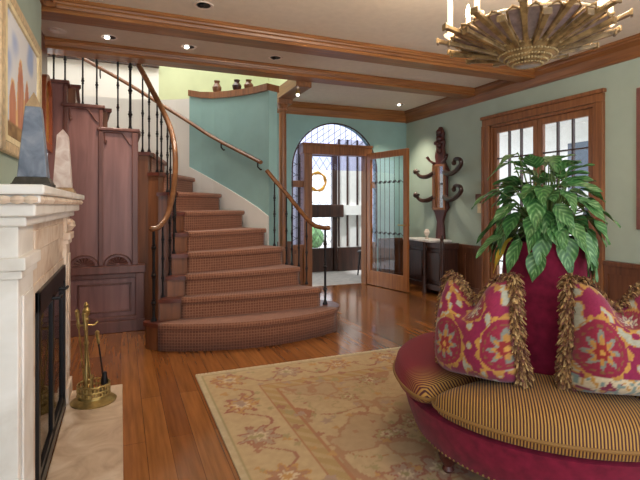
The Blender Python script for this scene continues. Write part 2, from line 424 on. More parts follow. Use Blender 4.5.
b = MB(); b.box(1.93, 2.13, 5.33, YF, 2.72, ZC); b.box(2.13, 2.16, 5.33, YF, 2.82, ZC)
struct(b.build('trim_6', M['oaky'], bevel=0.008))

# wainscot
def wainscot(name, segs, plane, axis):
    b = MB()
    for a0, a1 in segs:
        if axis == 'y':
            b.box(plane-0.02, plane, a0, a1, 0, 0.70); b.box(plane-0.055, plane, a0, a1, 0.70, 0.745); b.box(plane-0.035, plane, a0, a1, 0.62, 0.70); b.box(plane-0.035, plane, a0, a1, 0, 0.16)
            n = max(1, round((a1-a0)/0.34))
            for i in range(n+1):
                c = a0 + (a1-a0)*i/n; b.box(plane-0.034, plane, max(a0,c-0.04), min(a1,c+0.04), 0.16, 0.62)
        else:
            b.box(a0, a1, plane-0.02, plane, 0, 0.70); b.box(a0, a1, plane-0.055, plane, 0.70, 0.745); b.box(a0, a1, plane-0.035, plane, 0.62, 0.70); b.box(a0, a1, plane-0.035, plane, 0, 0.16)
            n = max(1, round((a1-a0)/0.34))
            for i in range(n+1):
                c = a0 + (a1-a0)*i/n; b.box(max(a0,c-0.04), min(a1,c+0.04), plane-0.034, plane, 0.16, 0.62)
    return struct(b.build(name, M['wains'], smooth=0))
wainscot('baseboard_right', [(-0.6, 3.28), (5.04, 6.84)], XR, 'y')
wainscot('baseboard_far', [(AX1+0.02, 4.44), (1.7, AX0-0.02)], YF, 'x')

# french doors in the right wall
w = sroot('window_1', (XR, (FY0+FY1)/2, 0))
b = MB()
for y0, y1 in ((FY0-0.11, FY0+0.01), (FY1-0.01, FY1+0.11)):
    b.box(XR-0.03, XR, y0, y1, 0, FZ-0.001); b.box(XR-0.045, XR-0.03, y0 if y0 < FY0-0.05 else y1-0.03, (y0+0.03) if y0 < FY0-0.05 else y1, 0, FZ-0.001)
b.box(XR-0.032, XR, FY0-0.11, FY1+0.11, FZ, FZ+0.084); b.box(XR-0.05, XR, FY0-0.125, FY1+0.125, FZ+0.085, FZ+0.125)
b.box(XR, XR+0.14, FY0, FY0+0.035, 0, FZ); b.box(XR, XR+0.14, FY1-0.035, FY1, 0, FZ); b.box(XR, XR+0.14, FY0, FY1, FZ-0.035, FZ)
b.build('casing', M['oakz'], w, smooth=0, bevel=0.005)
mid = (FY0+FY1)/2
for (y0, y1) in ((FY0+0.037, mid-0.002), (mid+0.002, FY1-0.037)):
    b = MB(); x0, x1 = XR+0.03, XR+0.075; s = 0.068
    b.box(x0, x1, y0, y0+s, 0.02, FZ-0.037); b.box(x0, x1, y1-s, y1, 0.02, FZ-0.037); b.box(x0, x1, y0+s, y1-s, FZ-0.037-0.075, FZ-0.037); b.box(x0, x1, y0+s, y1-s, 0.02, 0.24)
    d = b.build('door_leaf', M['oakz'], w, smooth=0, bevel=0.003)
    ga, gb, gz0, gz1 = y0+s, y1-s, 0.24, FZ-0.112
    b = MB(); b.box(x0+0.018, x1-0.018, ga-0.005, gb+0.005, gz0-0.005, gz1+0.005); b.build('pane', M['glass'], d, smooth=0)
    b = MB()
    for i in (1, 2): c = lerp(ga, gb, i/3); b.box(x0+0.004, x1-0.004, c-0.008, c+0.008, gz0, gz1)
    for i in range(1, 6): c = lerp(gz0, gz1, i/6); b.box(x0+0.006, x1-0.006, ga, gb, c-0.008, c+0.008)
    b.build('glazing_bar', M['darkwood'], d, smooth=0)

# porch seen through the french doors
b = MB(); b.box(XR+0.14, 11, -1, 9.5, -0.25, -0.15); struct(b.build('floor_porch', M['stone']))
b = MB(); b.box(8.4, 8.6, 2.0, 9.5, -0.15, 4.2); struct(b.build('wall_porch', M['exterior']))
w = sroot('window_2', (8.4, 6.65, 0))
b = MB(); b.box(8.34, 8.4, 6.32, 6.98, 1.5, 2.62); f = b.build('frame', M['exterior'], w)
b = MB(); b.box(8.33, 8.345, 6.40, 6.90, 1.58, 2.54); b.build('pane', flat('shaded_pane', rgb(92, 102, 118), 0.15), w)
b = MB(); b.box(7.6, 8.4, 2.0, 9.5, 2.95, 3.05)
for i in range(5): b.box(5.2, 8.4, 2.4+i*1.7, 2.52+i*1.7, 3.05, 3.2)
struct(b.build('ceiling_porch', M['exterior']))
t = thing('porch_chair', 'dark outdoor armchair seen through the glazed doors behind the plant', 'chair', (5.75, 4.55, -0.15))
b = MB(); b.obox((5.75, 4.55, 0.28), (0.55, 0.55, 0.07)); b.build('seat', M['black'], t, bevel=0.015)
b = MB()
b.grid(lambda u, v: V(5.75 + 0.26 + 0.08*v, 4.55 + (u-0.5)*0.54*(1-0.25*v*v), 0.3 + 1.05*v - 0.10*(2*u-1)**2*v), 8, 8)
b.build('backrest', M['black'], t, solid=0.03)
for sx in (-1, 1):
    for sy in (-1, 1):
        b = MB(); b.tube([(5.75+sx*0.24, 4.55+sy*0.24, 0.26), (5.75+sx*0.27, 4.55+sy*0.26, -0.15)], [0.022, 0.016], 8); b.build('leg', M['black'], t)
for sy in (-1, 1):
    b = MB(); b.tube([(5.52, 4.55+sy*0.29, 0.28), (5.52, 4.55+sy*0.29, 0.52), (5.78, 4.55+sy*0.29, 0.56), (6.05, 4.55+sy*0.27, 0.54)], 0.018, 8); b.build('armrest', M['black'], t)

# ------------------------------------------------------------------ staircase
Z = [0, 0.24, 0.435, 0.63, 0.825, 1.02, 1.225, 1.435, 1.65, 1.87, 2.09, 2.31, 2.53, 2.75]
I = {1:(0.24,4.51),2:(0.33,4.57),3:(0.40,4.65),4:(0.45,4.75),5:(0.48,4.88),6:(0.485,5.05),7:(0.45,5.25),8:(0.37,5.38),9:(0.27,5.435),10:(0.17,5.45),11:(-0.13,5.45),12:(-0.43,5.45),13:(-0.64,5.45)}
O = {1:(2.06,4.46),2:(1.91,4.55),3:(1.76,4.78),4:(1.66,5.06),5:(1.54,5.36),6:(1.36,5.70),7:(1.15,6.08),8:(0.87,6.45),9:(0.53,6.68),10:(0.15,6.80),11:(-0.22,6.83),12:(-0.5,6.83),13:(-0.65,6.83)}
BOW = {1:0.27,2:0.05,3:0.05,4:0.05,5:0.05,6:0.04,7:0.03}
def front(n, u, out=0.0):
    a, c = V(*I[n]), V(*O[n]); d = c - a; nrm = V(d.y, -d.x).normalized()
    s = math.sin(PI*min(1,max(0,u)))
    return a + d*u + nrm * (BOW.get(n, 0.0) * (s**0.75 if n == 1 else s) + out)
US = [i/18 for i in range(19)]
stair = thing('staircase', 'curved staircase with brown checked carpet winding up to the left', 'staircase', (1.1, 5.0, 0))
IC = V(0.08, 5.0)
def inn(p, o):
    p = V(*p); return p + (p-IC).normalized() * -o
for n in range(1, 13):
    F0 = [front(n, u) for u in US]; F1 = [front(n+1, u) for u in US]
    side = [V(2.12,4.58), V(2.13,4.72), V(2.06,4.84), V(1.93,4.88)] if n == 1 else []
    back = [V(0.22,4.64), V(0.205,4.58)] if n == 1 else []
    poly = F0 + side + F1[::-1] + back
    z0 = 0.0 if n <= 9 else Z[n]-0.35
    b = MB(); b.prism([(p.x, p.y) for p in poly], z0, Z[n]-0.036)
    st = b.build('step', M['stairwood'], stair, smooth=30)
    # tread slab with nosing
    F0o = [front(n, u, 0.03) for u in US]
    F0o[0] = inn(F0o[0], 0.03)
    side2 = [p + (p - V(1.9,4.6)).normalized()*0.03 for p in side]
    back2 = [p + V(-0.02, 0) for p in back]
    F1r = F1[::-1]
    last = [inn(F1r[-1], 0.03)]
    poly = F0o + side2 + F1r + last + back2
    b = MB(); b.prism([(p.x, p.y) for p in poly], Z[n]-0.036, Z[n]); b.build('tread', M['treadwood'], st, smooth=30)
# carpet runner
b = MB()
NU = 26
def runner_pts(u):
    pts = []
    for n in range(1, 10):
        u0 = 0.035 if n == 1 else 0.115
        uu = u0 + (1.0 - u0) * u
        un = 0.115 + (1.0-0.115)*u
        un = 0.115 + (1.0-0.115)*u
        a = front(n, uu, 0.009); a2 = front(n, uu, 0.034); a3 = front(n, uu, 0.043); c = front(n+1, un, 0.009)
        pts += [(a.x,a.y,Z[n-1]+(0.009 if n>1 else 0.002)), (a.x,a.y,Z[n]-0.045), (a2.x,a2.y,Z[n]-0.042), (a3.x,a3.y,Z[n]-0.03), (a3.x,a3.y,Z[n]-0.006), (a2.x,a2.y,Z[n]+0.009)]
        for q in (0.33, 0.66, 1.0):
            pts.append((lerp(a2.x,c.x,q), lerp(a2.y,c.y,q), Z[n]+0.009))
    return pts
cols = [runner_pts(i/NU) for i in range(NU+1)]
L = [0.0]
for k in range(1, len(cols[0])):
    L.append(L[-1] + (V(*cols[NU//2][k]) - V(*cols[NU//2][k-1])).length)
ids = [[b.vert(p) for p in c] for c in cols]
def ux(i, k):
    d = 0.0
    for q in range(1, i+1): d += (V(*cols[q][k]) - V(*cols[q-1][k])).length
    return d
UX = [[ux(i, k) for k in range(len(L))] for i in range(NU+1)]
for i in range(NU):
    for k in range(len(L)-1):
        b.face((ids[i][k], ids[i+1][k], ids[i+1][k+1], ids[i][k+1]), [(UX[i][k],L[k]),(UX[i+1][k],L[k]),(UX[i+1][k+1],L[k+1]),(UX[i][k+1],L[k+1])])
b.build('carpet_runner', M['carpet'], stair, smooth=40, solid=0.006)

# curved wall outside the stair
wp = [(1.60,5.36),(1.52,5.54),(1.40,5.76),(1.27,5.99),(1.12,6.22),(0.98,6.38),(0.84,6.50),(0.68,6.63),(0.50,6.73),(0.30,6.80),(0.10,6.84),(-0.2,6.86),(-0.66,6.86)]
def wallseg(pts, z0, z1, t=0.12, o=0.0):
    b = MB(); P = [V(*p) for p in pts]; n = len(P); A = []; B = []
    for i in range(n):
        d = (P[min(i+1,n-1)] - P[max(i-1,0)]).normalized(); nr = V(d.y, -d.x)   # outward (right of travel)
        nr = nr if nr.dot(P[i]-IC) > 0 else -nr
        A.append(P[i] + nr*o); B.append(P[i] + nr*(o+t))
    for i in range(n-1):
        za, zb = (z0(i), z0(i+1)) if callable(z0) else (z0, z0); zc, zd = (z1(i), z1(i+1)) if callable(z1) else (z1, z1)
        b.hexa([(A[i].x,A[i].y,za),(A[i+1].x,A[i+1].y,zb),(B[i+1].x,B[i+1].y,zb),(B[i].x,B[i].y,za)], [(A[i].x,A[i].y,zc),(A[i+1].x,A[i+1].y,zd),(B[i+1].x,B[i+1].y,zd),(B[i].x,B[i].y,zc)])
    return b
for q in range(1): pass
zw = lambda i: [2.645,2.645,2.65,2.665,2.685,2.71,2.75][i]
struct(wallseg(wp[:7], 0, zw, 0.13).build('wall_stair', M['teal'], smooth=40))
struct(wallseg(wp[6:], 0, 2.72, 0.13).build('wall_landing', M['whitewall'], smooth=40))
struct(wallseg(wp[:7], zw, lambda i: zw(i)+0.08, 0.19, -0.03).build('trim_7', M['oakz'], smooth=40))
zs = lambda i: [1.17,1.27,1.385,1.50,1.62,1.72,1.81][i]
struct(wallseg(wp[:7], lambda i: zs(i)-0.5, zs, 0.02, -0.018).build('baseboard_stair', M['whitewall'], smooth=40))
# upper landing beyond
b = MB(); b.box(-1.4, 0.55, 7.9, 8.0, 2.5, 4.8); struct(b.build('wall_upper', M['whitewall']))
b = MB(); b.box(0.55, 2.45, 7.9, 8.0, 2.5, 4.8); struct(b.build('wall_upper_far', M['palegreen']))
b = MB(); b.box(-1.45, -1.35, 5.3, 8.0, 2.5, 4.8); struct(b.build('wall_upper_left', M['whitewall']))
b = MB(); b.box(-1.4, 0.55, 7.8, 7.9, 3.46, 3.52); struct(b.build('trim_8', M['darkwood']))
b = MB(); b.box(-1.4, 2.45, 5.2, 8.0, 4.8, 4.9); struct(b.build('ceiling_upper', M['whitewall']))
b = MB(); b.box(-1.4, 2.45, 5.2, 5.3, ZC+0.1, 4.8); struct(b.build('wall_sun_block', M['whitewall']))  # unseen wall added to keep the sun off the curved stair wall
b = MB(); b.box(2.35, 2.45, 5.3, 8.0, ZC+0.1, 4.8); struct(b.build('wall_upper_right', M['palegreen']))
b = MB(); b.box(-1.4, 1.9, 7.04, 8.0, 2.5, 2.6); struct(b.build('floor_upper', M['oakx']))

# panelled wall below the upper flight
PX, PYF = 0.20, 5.30
w = sroot('wall_panelling', (-0.2, PYF, 0))
b = MB()
for x0, x1, zt in ((-0.18, PX-0.05, Z[10]), (-0.50, -0.18, Z[11]), (-0.66, -0.50, Z[12])):
    b.box(x0, x1, PYF, 5.40, 0.0, zt-0.035)
b.build('panel_core', M['mahog'], w, smooth=0)
b = MB()
b.box(-0.66, PX+0.03, PYF-0.06, PYF, 0, 0.12); b.box(-0.66, PX+0.02, PYF-0.045, PYF, 0.12, 0.16); b.box(-0.66, PX+0.035, PYF-0.055, 5.38, 0.60, 0.68); b.box(-0.66, PX+0.02, PYF-0.035, PYF, 0.55, 0.60)
b.box(PX-0.06, PX+0.025, PYF-0.048, 5.38, 0, 0.60)
b.box(PX-0.095, PX-0.035, PYF-0.03, 5.405, 0.68, Z[10]-0.04)
b.box(-0.21, -0.165, PYF-0.025, PYF, 0.68, Z[10]-0.04)
b.box(-0.52, -0.48, PYF-0.025, PYF, 0.68, Z[11]-0.04)
b.box(-0.205, -0.17, PYF-0.02, 5.39, Z[10]-0.04, Z[11]-0.04); b.box(-0.525, -0.49, PYF-0.02, 5.39, Z[11]-0.04, Z[12]-0.04)
b.build('moulding', M['mahogdk'], w, smooth=0, bevel=0.006)
b = MB()
for x0, x1, zt in ((-0.225, PX-0.02, Z[10]), (-0.54, -0.15, Z[11]), (-0.67, -0.47, Z[12])):
    b.box(x0, x1, PYF-0.035, 5.42, zt-0.035, zt)
b.build('stepped_cap', M['mahogdk'], w, smooth=0, bevel=0.008)
b = MB()    # recessed lower panel frame
for x0, x1, z0, z1 in ((-0.40, 0.10, 0.48, 0.50), (-0.40, 0.10, 0.20, 0.22), (-0.40, -0.38, 0.20, 0.50), (0.08, 0.10, 0.20, 0.50)):
    b.box(x0, x1, PYF-0.018, PYF, z0, z1)
b.build('panel_moulding', M['mahogdk'], w, smooth=0, bevel=0.004)
for cx in (-0.03, -0.34):   # carved fans
    b = MB()
    for k in range(9):
        a = PI*(k+0.5)/9
        b.tube([(cx+0.02*math.cos(a), PYF-0.012, 0.685+0.02*math.sin(a)), (cx+0.10*math.cos(a), PYF-0.014, 0.685+0.085*math.sin(a))], [0.004, 0.016], 6)
    b.tube([(cx+0.13*math.cos(PI*k/16), PYF-0.004, 0.685+0.11*math.sin(PI*k/16)) for k in range(17)], 0.008, 6)
    b.build('carved_fan', M['mahogdk'], w)
for x0, x1, zt in ((-0.165, PX-0.095, Z[10]-0.05), (-0.48, -0.21, Z[11]-0.05)):   # ogee tops of tall panels
    b = MB(); K = 14
    P = [(x0+0.012, PYF-0.012, zt-0.11), (x0+0.012, PYF-0.012, zt)] + [(lerp(x0+0.012, x1-0.11, q), PYF-0.012, zt) for q in (0.5, 1.0)]
    for k in range(1, K+1):
        q = k/K; P.append((x1-0.11+0.11*q, PYF-0.012, zt-0.12*smooth01(q)))
    b.tube(P, 0.007, 6)
    b.lathe([(0.001,-0.03),(0.014,-0.01),(0.016,0.01),(0.006,0.03),(0.001,0.035)], (x0+0.02, PYF-0.012, zt-0.10), 8)
    b.build('carved_ogee', M['mahogdk'], w)

# ------------------------------------------------------------------ balusters and rails
def baluster_mesh(h, newel=False):
    b = MB(); r = 0.0085 if not newel else 0.013
    prof = [(r*2.2, 0), (r*2.2, 0.012), (r*1.3, 0.03), (r, 0.05)]
    for f in ((0.25, 0.5, 0.75) if not newel else (0.2, 0.5, 0.8)):
        z = f*h
        prof += [(r, z-0.035), (r*1.5, z-0.028), (r*1.1, z-0.02), (r*1.9, z), (r*1.1, z+0.02), (r*1.5, z+0.028), (r, z+0.035)]
    prof += [(r, h)]
    b.lathe(prof, (0,0,0), 8)
    return b
def add_baluster(parent, x, y, z0, z1, proto_cache={}, newel=False):
    o = baluster_mesh(z1-z0, newel).build('newel' if newel else 'baluster', M['iron'], parent, local=True)
    w0 = ORG[parent.name]; o.location = (x-w0[0], y-w0[1], z0-w0[2]); return o
def railshape(pts, parent, name='handrail'):
    b = MB(); b.tube(pts, 0.030, 10, flat=0.8); return b.build(name, M['rail'], parent, smooth=60)
def catmull(P, m=6):
    P = [V(*p) for p in P]; out = []
    for i in range(len(P)-1):
        p0, p1, p2, p3 = P[max(i-1,0)], P[i], P[i+1], P[min(i+2,len(P)-1)]
        for k in range(m):
            t = k/m
            out.append(0.5*((2*p1)+(p2-p0)*t+(2*p0-5*p1+4*p2-p3)*t*t+(3*p1-p0-3*p2+p3)*t**3))
    out.append(P[-1]); return out
# inner (left) balustrade
lb = thing('stair_balustrade', 'black iron balustrade curling up the left side of the stairs', 'railing', (0.29, 4.62, Z[1]))
RH = 0.87
path = [(0.255,4.56,1.085),(0.32,4.58,1.10),(0.40,4.66,1.20),(0.455,4.74,1.38),(0.49,4.83,1.60),(0.50,4.97,1.86),(0.475,5.14,2.09),(0.40,5.28,2.32),(0.30,5.37,2.54),(0.19,5.41,2.76),(0.08,5.41,2.94),(-0.12,5.40,3.12),(-0.35,5.39,3.35),(-0.62,5.39,3.6)]
rp = catmull(path)
railshape(rp, lb)
b = MB(); b.ball((0.262,4.565,1.083), 0.034, 10, 0.8); b.build('volute', M['rail'], lb)
def rail_at(x, y):
    p = min(rp, key=lambda q: (q.x-x)**2+(q.y-y)**2); return p.z
add_baluster(lb, 0.275, 4.575, Z[1], 1.075, newel=True)
for (x, y, n) in ((0.36,4.66,2),(0.43,4.72,3),(0.475,4.81,4),(0.50,4.93,5),(0.505,5.06,6),(0.475,5.16,6),(0.455,5.27,7),(0.40,5.36,8),(0.36,5.40,8),(0.28,5.44,9),(0.215,5.45,9)):
    if n == 1: continue
    add_baluster(lb, x, y, Z[n], rail_at(x, y)-0.02)
for (x, n) in ((0.09,10),(-0.03,10),(-0.23,11),(-0.36,11),(-0.52,12),(-0.62,12)):
    add_baluster(lb, x, 5.40, Z[n], rail_at(x, 5.42)-0.01, newel=(x == 0.09))
# outer (right) balustrade
rb = thing('stair_balustrade', 'short iron balustrade with sloping rail right of the lowest steps', 'railing', (1.95, 4.7, Z[1]))
path2 = [(2.03,4.62,1.055),(1.98,4.68,1.06),(1.90,4.76,1.10),(1.80,4.92,1.27),(1.72,5.08,1.43),(1.64,5.24,1.58),(1.575,5.35,1.70)]
rp2 = catmull(path2); railshape(rp2, rb)
def rail2(x, y):
    p = min(rp2, key=lambda q: (q.x-x)**2+(q.y-y)**2); return p.z
add_baluster(rb, 2.01, 4.645, Z[1], 1.045, newel=True)
b = MB(); b.ball((2.03,4.62,1.055), 0.034, 10, 0.8); b.build('volute', M['rail'], rb)
for (x, y, n) in ((1.865,4.82,2),(1.805,4.90,2),(1.755,4.985,3),(1.715,5.06,3),(1.63,5.235,4)):
    add_baluster(rb, x, y, Z[n], rail2(x, y)-0.015)
# wall handrail
wr = thing('wall_handrail', 'brown wooden handrail bracketed along the teal curved stair wall', 'handrail', (1.0, 6.2, 1.8))
hp = [(1.515,5.40,1.80),(1.42,5.58,1.885),(1.30,5.80,1.99),(1.17,6.02,2.10),(1.03,6.22,2.22),(0.86,6.37,2.36),(0.68,6.51,2.50),(0.50,6.62,2.63),(0.28,6.71,2.78),(0.05,6.76,2.92),(-0.25,6.78,3.08),(-0.6,6.78,3.25)]
railshape(catmull(hp), wr)
for (x, y, z, ox, oy) in ((1.49,5.45,1.82,0.08,0.045),(1.17,6.02,2.10,0.07,0.055),(-0.25,6.78,3.08,0.0,0.08)):
    b = MB(); b.tube([(x,y,z-0.01),(x,y,z-0.07),(x+ox*0.5,y+oy*0.5,z-0.10),(x+ox,y+oy,z-0.09)], 0.009, 8); b.lathe([(0.03,-0.006),(0.03,0.006)], (x+ox,y+oy,z-0.09), 10, Matrix.Rotation(PI/2,3,'Y'))
    b.build('bracket', M['iron'], wr)
# wooden column
t = thing('wooden_column', 'slim brown wooden column beside the front door and stair wall', 'column', (2.02, 6.12, 0))
b = MB(); b.lathe([(0.055,0.16),(0.058,0.9),(0.05,2.56)], (2.02,6.12,0), 16); b.build('shaft', M['oakz'], t)
b = MB(); b.box(1.92,2.12,6.02,6.22,0,0.12); b.lathe([(0.085,0.12),(0.09,0.14),(0.07,0.165),(0.056,0.17)], (2.02,6.12,0), 16); b.build('base', M['oakz'], t)
b = MB(); b.lathe([(0.05,2.56),(0.065,2.57),(0.065,2.59),(0.055,2.60),(0.06,2.62),(0.085,2.66)], (2.02,6.12,0), 16); b.box(1.93,2.13,6.02,6.22,2.66,2.72); b.build('capital', M['oakz'], t)
# ornaments on the ledge of the curved wall
for k, (x, y, h, zb, lab) in enumerate(((1.16,6.25,0.17,2.755,'small brown ornament on the curved wall ledge, leftmost of three'),(1.36,5.97,0.15,2.74,'small dark ornament on the curved wall ledge, middle of three'),(1.47,5.80,0.13,2.73,'small brown ornament on the ledge, nearest the column'))):
    b = MB(); b.lathe([(0.03,0),(0.055,h*0.25),(0.06,h*0.5),(0.03,h*0.8),(0.04,h)], (x,y,zb), 12)
    tag(b.build('ledge_ornament', M['ornbrown'] if k != 1 else M['darkwood']), lab, 'ornament', 'ornaments on the stair wall ledge')
# little spotlights on the hall beam
for k, (x, y, z, lab) in enumerate(((2.135,5.62,2.80,'small glowing spotlight on the hall beam, upper one by the ceiling'),(2.03,5.55,2.70,'small glowing spotlight under the hall beam, lower one'))):
    t = thing('spotlight', lab, 'light', (x, y, z), 'spotlights on the hall beam')
    b = MB()
    if k == 0: b.lathe([(0.028,0.0),(0.03,0.04)], (x+0.01,y,z), 12, Matrix.Rotation(PI/2,3,'Y'))
    else: b.lathe([(0.03,-0.02),(0.028,0.02)], (x,y,z), 12)
    b.build('housing', M['brass'], t)
    b = MB(); b.ball((x+(0.05 if k == 0 else 0), y, z-(0 if k == 0 else 0.025)), 0.022, 10); b.build('bulb', M['lampglow'], t)

# ------------------------------------------------------------------ front door, sidelights and fanlight
d = sroot('door_1', (acx, YF, 0))
PL0, PL1, PR0, PR1, HB, HT = 2.62, 2.755, 3.70, 3.79, 2.10, 2.27
b = MB()
b.box(PL0, PL1, YF-0.03, YF+0.14, 0, HT); b.box(PR0, PR1, YF-0.03, YF+0.14, 0, HT); b.box(PL0-0.02, PR1+0.02, YF-0.04, YF+0.14, HB, HT); b.box(PL0-0.03, PR1+0.03, YF-0.055, YF+0.1, HT-0.04, HT)
b.build('frame', M['oakz'], d, smooth=0, bevel=0.006)
b = MB()
for x0, x1 in ((AX0, PL0), (PR1, AX1)):
    b.box(x0, x1, YF+0.02, YF+0.12, 0, 0.62); b.box(x0+0.03, x1-0.03, YF, YF+0.02, 0.12, 0.54); b.box(x0, x1, YF-0.005, YF+0.12, 0.60, 0.68); b.box(x0, x1, YF+0.02, YF+0.10, 1.58, 1.68)
b.build('panel', M['oakz'], d, smooth=0, bevel=0.004)
b = MB()
arc = [(acx+(ar-0.012)*math.cos(PI-PI*k/28), YF-0.005, ASP+(ar-0.012)*math.sin(PI-PI*k/28)) for k in range(29)]
b.tube([(AX0+0.012, YF-0.005, 0.6)] + arc + [(AX1-0.012, YF-0.005, 0.6)], 0.011, 8); b.build('arch_moulding', M['darkwood'], d)
b = MB()   # glass above and beside
arcp = [(acx+ar*0.99*math.cos(PI-PI*k/28), YF+0.06, ASP+ar*0.99*math.sin(PI-PI*k/28)) for k in range(29)]
b.ext(arcp, (0, 0.006, 0)); b.box(AX0+0.005, PL0, YF+0.06, YF+0.066, 0.68, ASP); b.box(PR1, AX1-0.005, YF+0.06, YF+0.066, 0.68, ASP)
b.build('pane', glass('violet_leaded_glass', (0.78, 0.79, 0.95, 1)), d, smooth=0)
b = MB()   # leading
for k in range(-7, 8):
    x = acx + k*0.10
    h = math.sqrt(max(0, ar*ar-(x-acx)**2))
    if h > 0.1: b.tube([(x, YF+0.056, max(HT, 0)), (x, YF+0.056, ASP+h)], 0.004, 5)
for k in range(-10, 11):
    x = acx + k*0.14
    z0, z1 = HT, ASP+ar
    p = [(x+(q*0.5), YF+0.054, z0+q*(z1-z0)*1.0) for q in (0, 0.25, 0.5, 0.75, 1.0)]
    p = [q for q in p if (q[0]-acx)**2+(q[2]-ASP)**2 < (ar-0.01)**2]
    if len(p) > 1: b.tube([p[0], p[-1]], 0.004, 5)
for x0, x1 in ((AX0, PL0), (PR1, AX1)):
    c = (x0+x1)/2; b.tube([(c, YF+0.056, 0.68), (c, YF+0.056, 2.1)], 0.006, 5)
    for k in range(8): z = 0.72+k*0.165; b.tube([(x0, YF+0.056, z), (x1, YF+0.056, z+0.12)], 0.004, 5); b.tube([(x0, YF+0.056, z+0.12), (x1, YF+0.056, z)], 0.004, 5)
b.build('lead_came', M['lead'], d)
# open leaf
H0, H1 = V(3.735, 6.86, 0), V(3.915, 5.955, 0)
dx = (H1-H0).normalized(); W = (H1-H0).length; nz = V(-dx.y, dx.x, 0)
d = sroot('door_2', tuple(H0))
def leafbox(b, a0, a1, z0, z1, t=0.045, off=0.0):
    p = [H0+dx*a0+nz*(off-t/2), H0+dx*a1+nz*(off-t/2), H0+dx*a1+nz*(off+t/2), H0+dx*a0+nz*(off+t/2)]
    b.prism([(q.x, q.y) for q in p], z0, z1)
b = MB(); TZ = 2.14
leafbox(b, 0, 0.085, 0.01, TZ); leafbox(b, W-0.085, W, 0.01, TZ); leafbox(b, 0.085, W-0.085, TZ-0.10, TZ); leafbox(b, 0.085, W-0.085, 0.01, 0.24)
b.build('frame', M['doorwood'], d, smooth=0, bevel=0.004)
b = MB(); leafbox(b, 0.08, W-0.08, 0.235, TZ-0.095, 0.006); b.build('pane', M['glass'], d, smooth=0)
b = MB()
for k in range(1, 7):
    a = lerp(0.085, W-0.085, k/7); q = H0+dx*a; b.tube([(q.x,q.y,0.24),(q.x,q.y,TZ-0.10)], 0.004, 6)
for z in (1.66, 0.86):
    P = []
    for k in range(29):
        q = H0+dx*lerp(0.085, W-0.085, k/28); P.append((q.x,q.y,z+0.02*math.sin(k*PI/2)))
    b.tube(P, 0.005, 6)
for k in range(1, 7):
    q = H0+dx*lerp(0.085, W-0.085, k/7); b.ball((q.x,q.y,1.66), 0.022, 8); b.ball((q.x,q.y,0.86), 0.018, 8)
b.build('lead_came', M['lead'], d)
q = H0+dx*(W-0.045)
b = MB(); b.tube([q+nz*0.02+V(0,0,1.0), q+nz*0.07+V(0,0,1.0), q+nz*0.07-dx*0.1+V(0,0,1.0)], 0.009, 8); b.tube([q-nz*0.02+V(0,0,1.0), q-nz*0.07+V(0,0,1.0), q-nz*0.07-dx*0.1+V(0,0,1.0)], 0.009, 8)
b.build('door_handle', M['brass'], d)

# vestibule beyond
VY = 8.5
b = MB(); b.box(2.0, 4.7, 7.0, 9.9, -0.12, -0.01); struct(b.build('floor_vestibule', M['stone']))
d = sroot('door_3', (3.5, VY, 0))
DX0, DX1 = 3.22, 3.88
b = MB()
b.box(DX0-0.12, DX0+0.04, VY, VY+0.08, 0, 2.45); b.box(DX1-0.04, DX1+0.06, VY, VY+0.08, 0, 2.45); b.box(DX0, DX1, VY, VY+0.08, 2.25, 2.45); b.box(DX0, DX1, VY, VY+0.08, 0, 0.46)
b.build('frame', M['darkwood'], d, smooth=0, bevel=0.004)
b = MB(); b.box(DX0-0.02, DX1+0.16, VY-0.10, VY+0.06, 1.06, 1.31); b.build('mail_box', M['darkwood'], d, bevel=0.02)
b = MB(); b.box(DX0+0.03, DX1-0.03, VY+0.03, VY+0.036, 0.45, 2.26); b.build('pane', M['glass'], d, smooth=0)
b = MB()
for k in range(-14, 8):
    for s in (-1, 1):
        x0 = DX0+0.04; x1 = DX1-0.04; wdt = x1-x0
        za = 0.46+ (k if s > 0 else k)*0.22; zb = za + s*wdt*1.45
        if s < 0: za += 2.0; zb += 2.0
        pts = []
        for q in range(25):
            t_ = q/24; z = lerp(za, zb, t_)
            if 0.46 <= z <= 2.25: pts.append((lerp(x0, x1, t_), VY+0.025, z))
        if len(pts) > 1: b.tube([pts[0], pts[-1]], 0.004, 5)
b.build('lead_came', M['lead'], d)
b = MB()
b.box(3.94, 4.7, VY, VY+0.1, 0.0, 2.6); b.box(2.0, DX0-0.12, VY, VY+0.1, 0, 2.6)
struct(b.build('wall_vestibule', M['exterior'], smooth=0))
b = MB(); b.box(4.56, 4.66, 7.04, VY, 0, 2.6); struct(b.build('wall_vestibule_right', M['exterior'], smooth=0))
b = MB()
for x in (3.95, 4.14, 4.36): b.box(x, x+0.03, VY-0.03, VY, 0.48, 2.6)
for y in (7.25, 7.6, 7.95, 8.3): b.box(4.53, 4.56, y, y+0.05, 0.3, 2.6)
b.box(3.94, 4.56, VY-0.035, VY, 0.0, 0.46); 
struct(b.build('trim_9', M['darkwood'], smooth=0))
b = MB(); b.box(3.95, 4.56, VY-0.06, VY, 1.10, 1.30); struct(b.build('trim_10', M['exterior'], smooth=0))
t = MB()
for k in range(36):
    a = 2*PI*k/36; t.ball((3.50+0.17*math.cos(a), VY-0.035+0.012*math.sin(7*a), 1.75+0.17*math.sin(a)), 0.03+0.008*math.sin(5*a), 8)
tag(t.build('wreath', M['goldarch']), 'golden round wreath hanging on the latticed outer door', 'wreath')
t = thing('vestibule_chair', 'dark curved chair half hidden behind the open glazed door', 'chair', (4.22, 7.75, -0.01))
b = MB(); b.lathe([(0.19,0.42),(0.2,0.44),(0.19,0.46)], (4.22,7.75,0), 16); b.build('seat', M['black'], t)
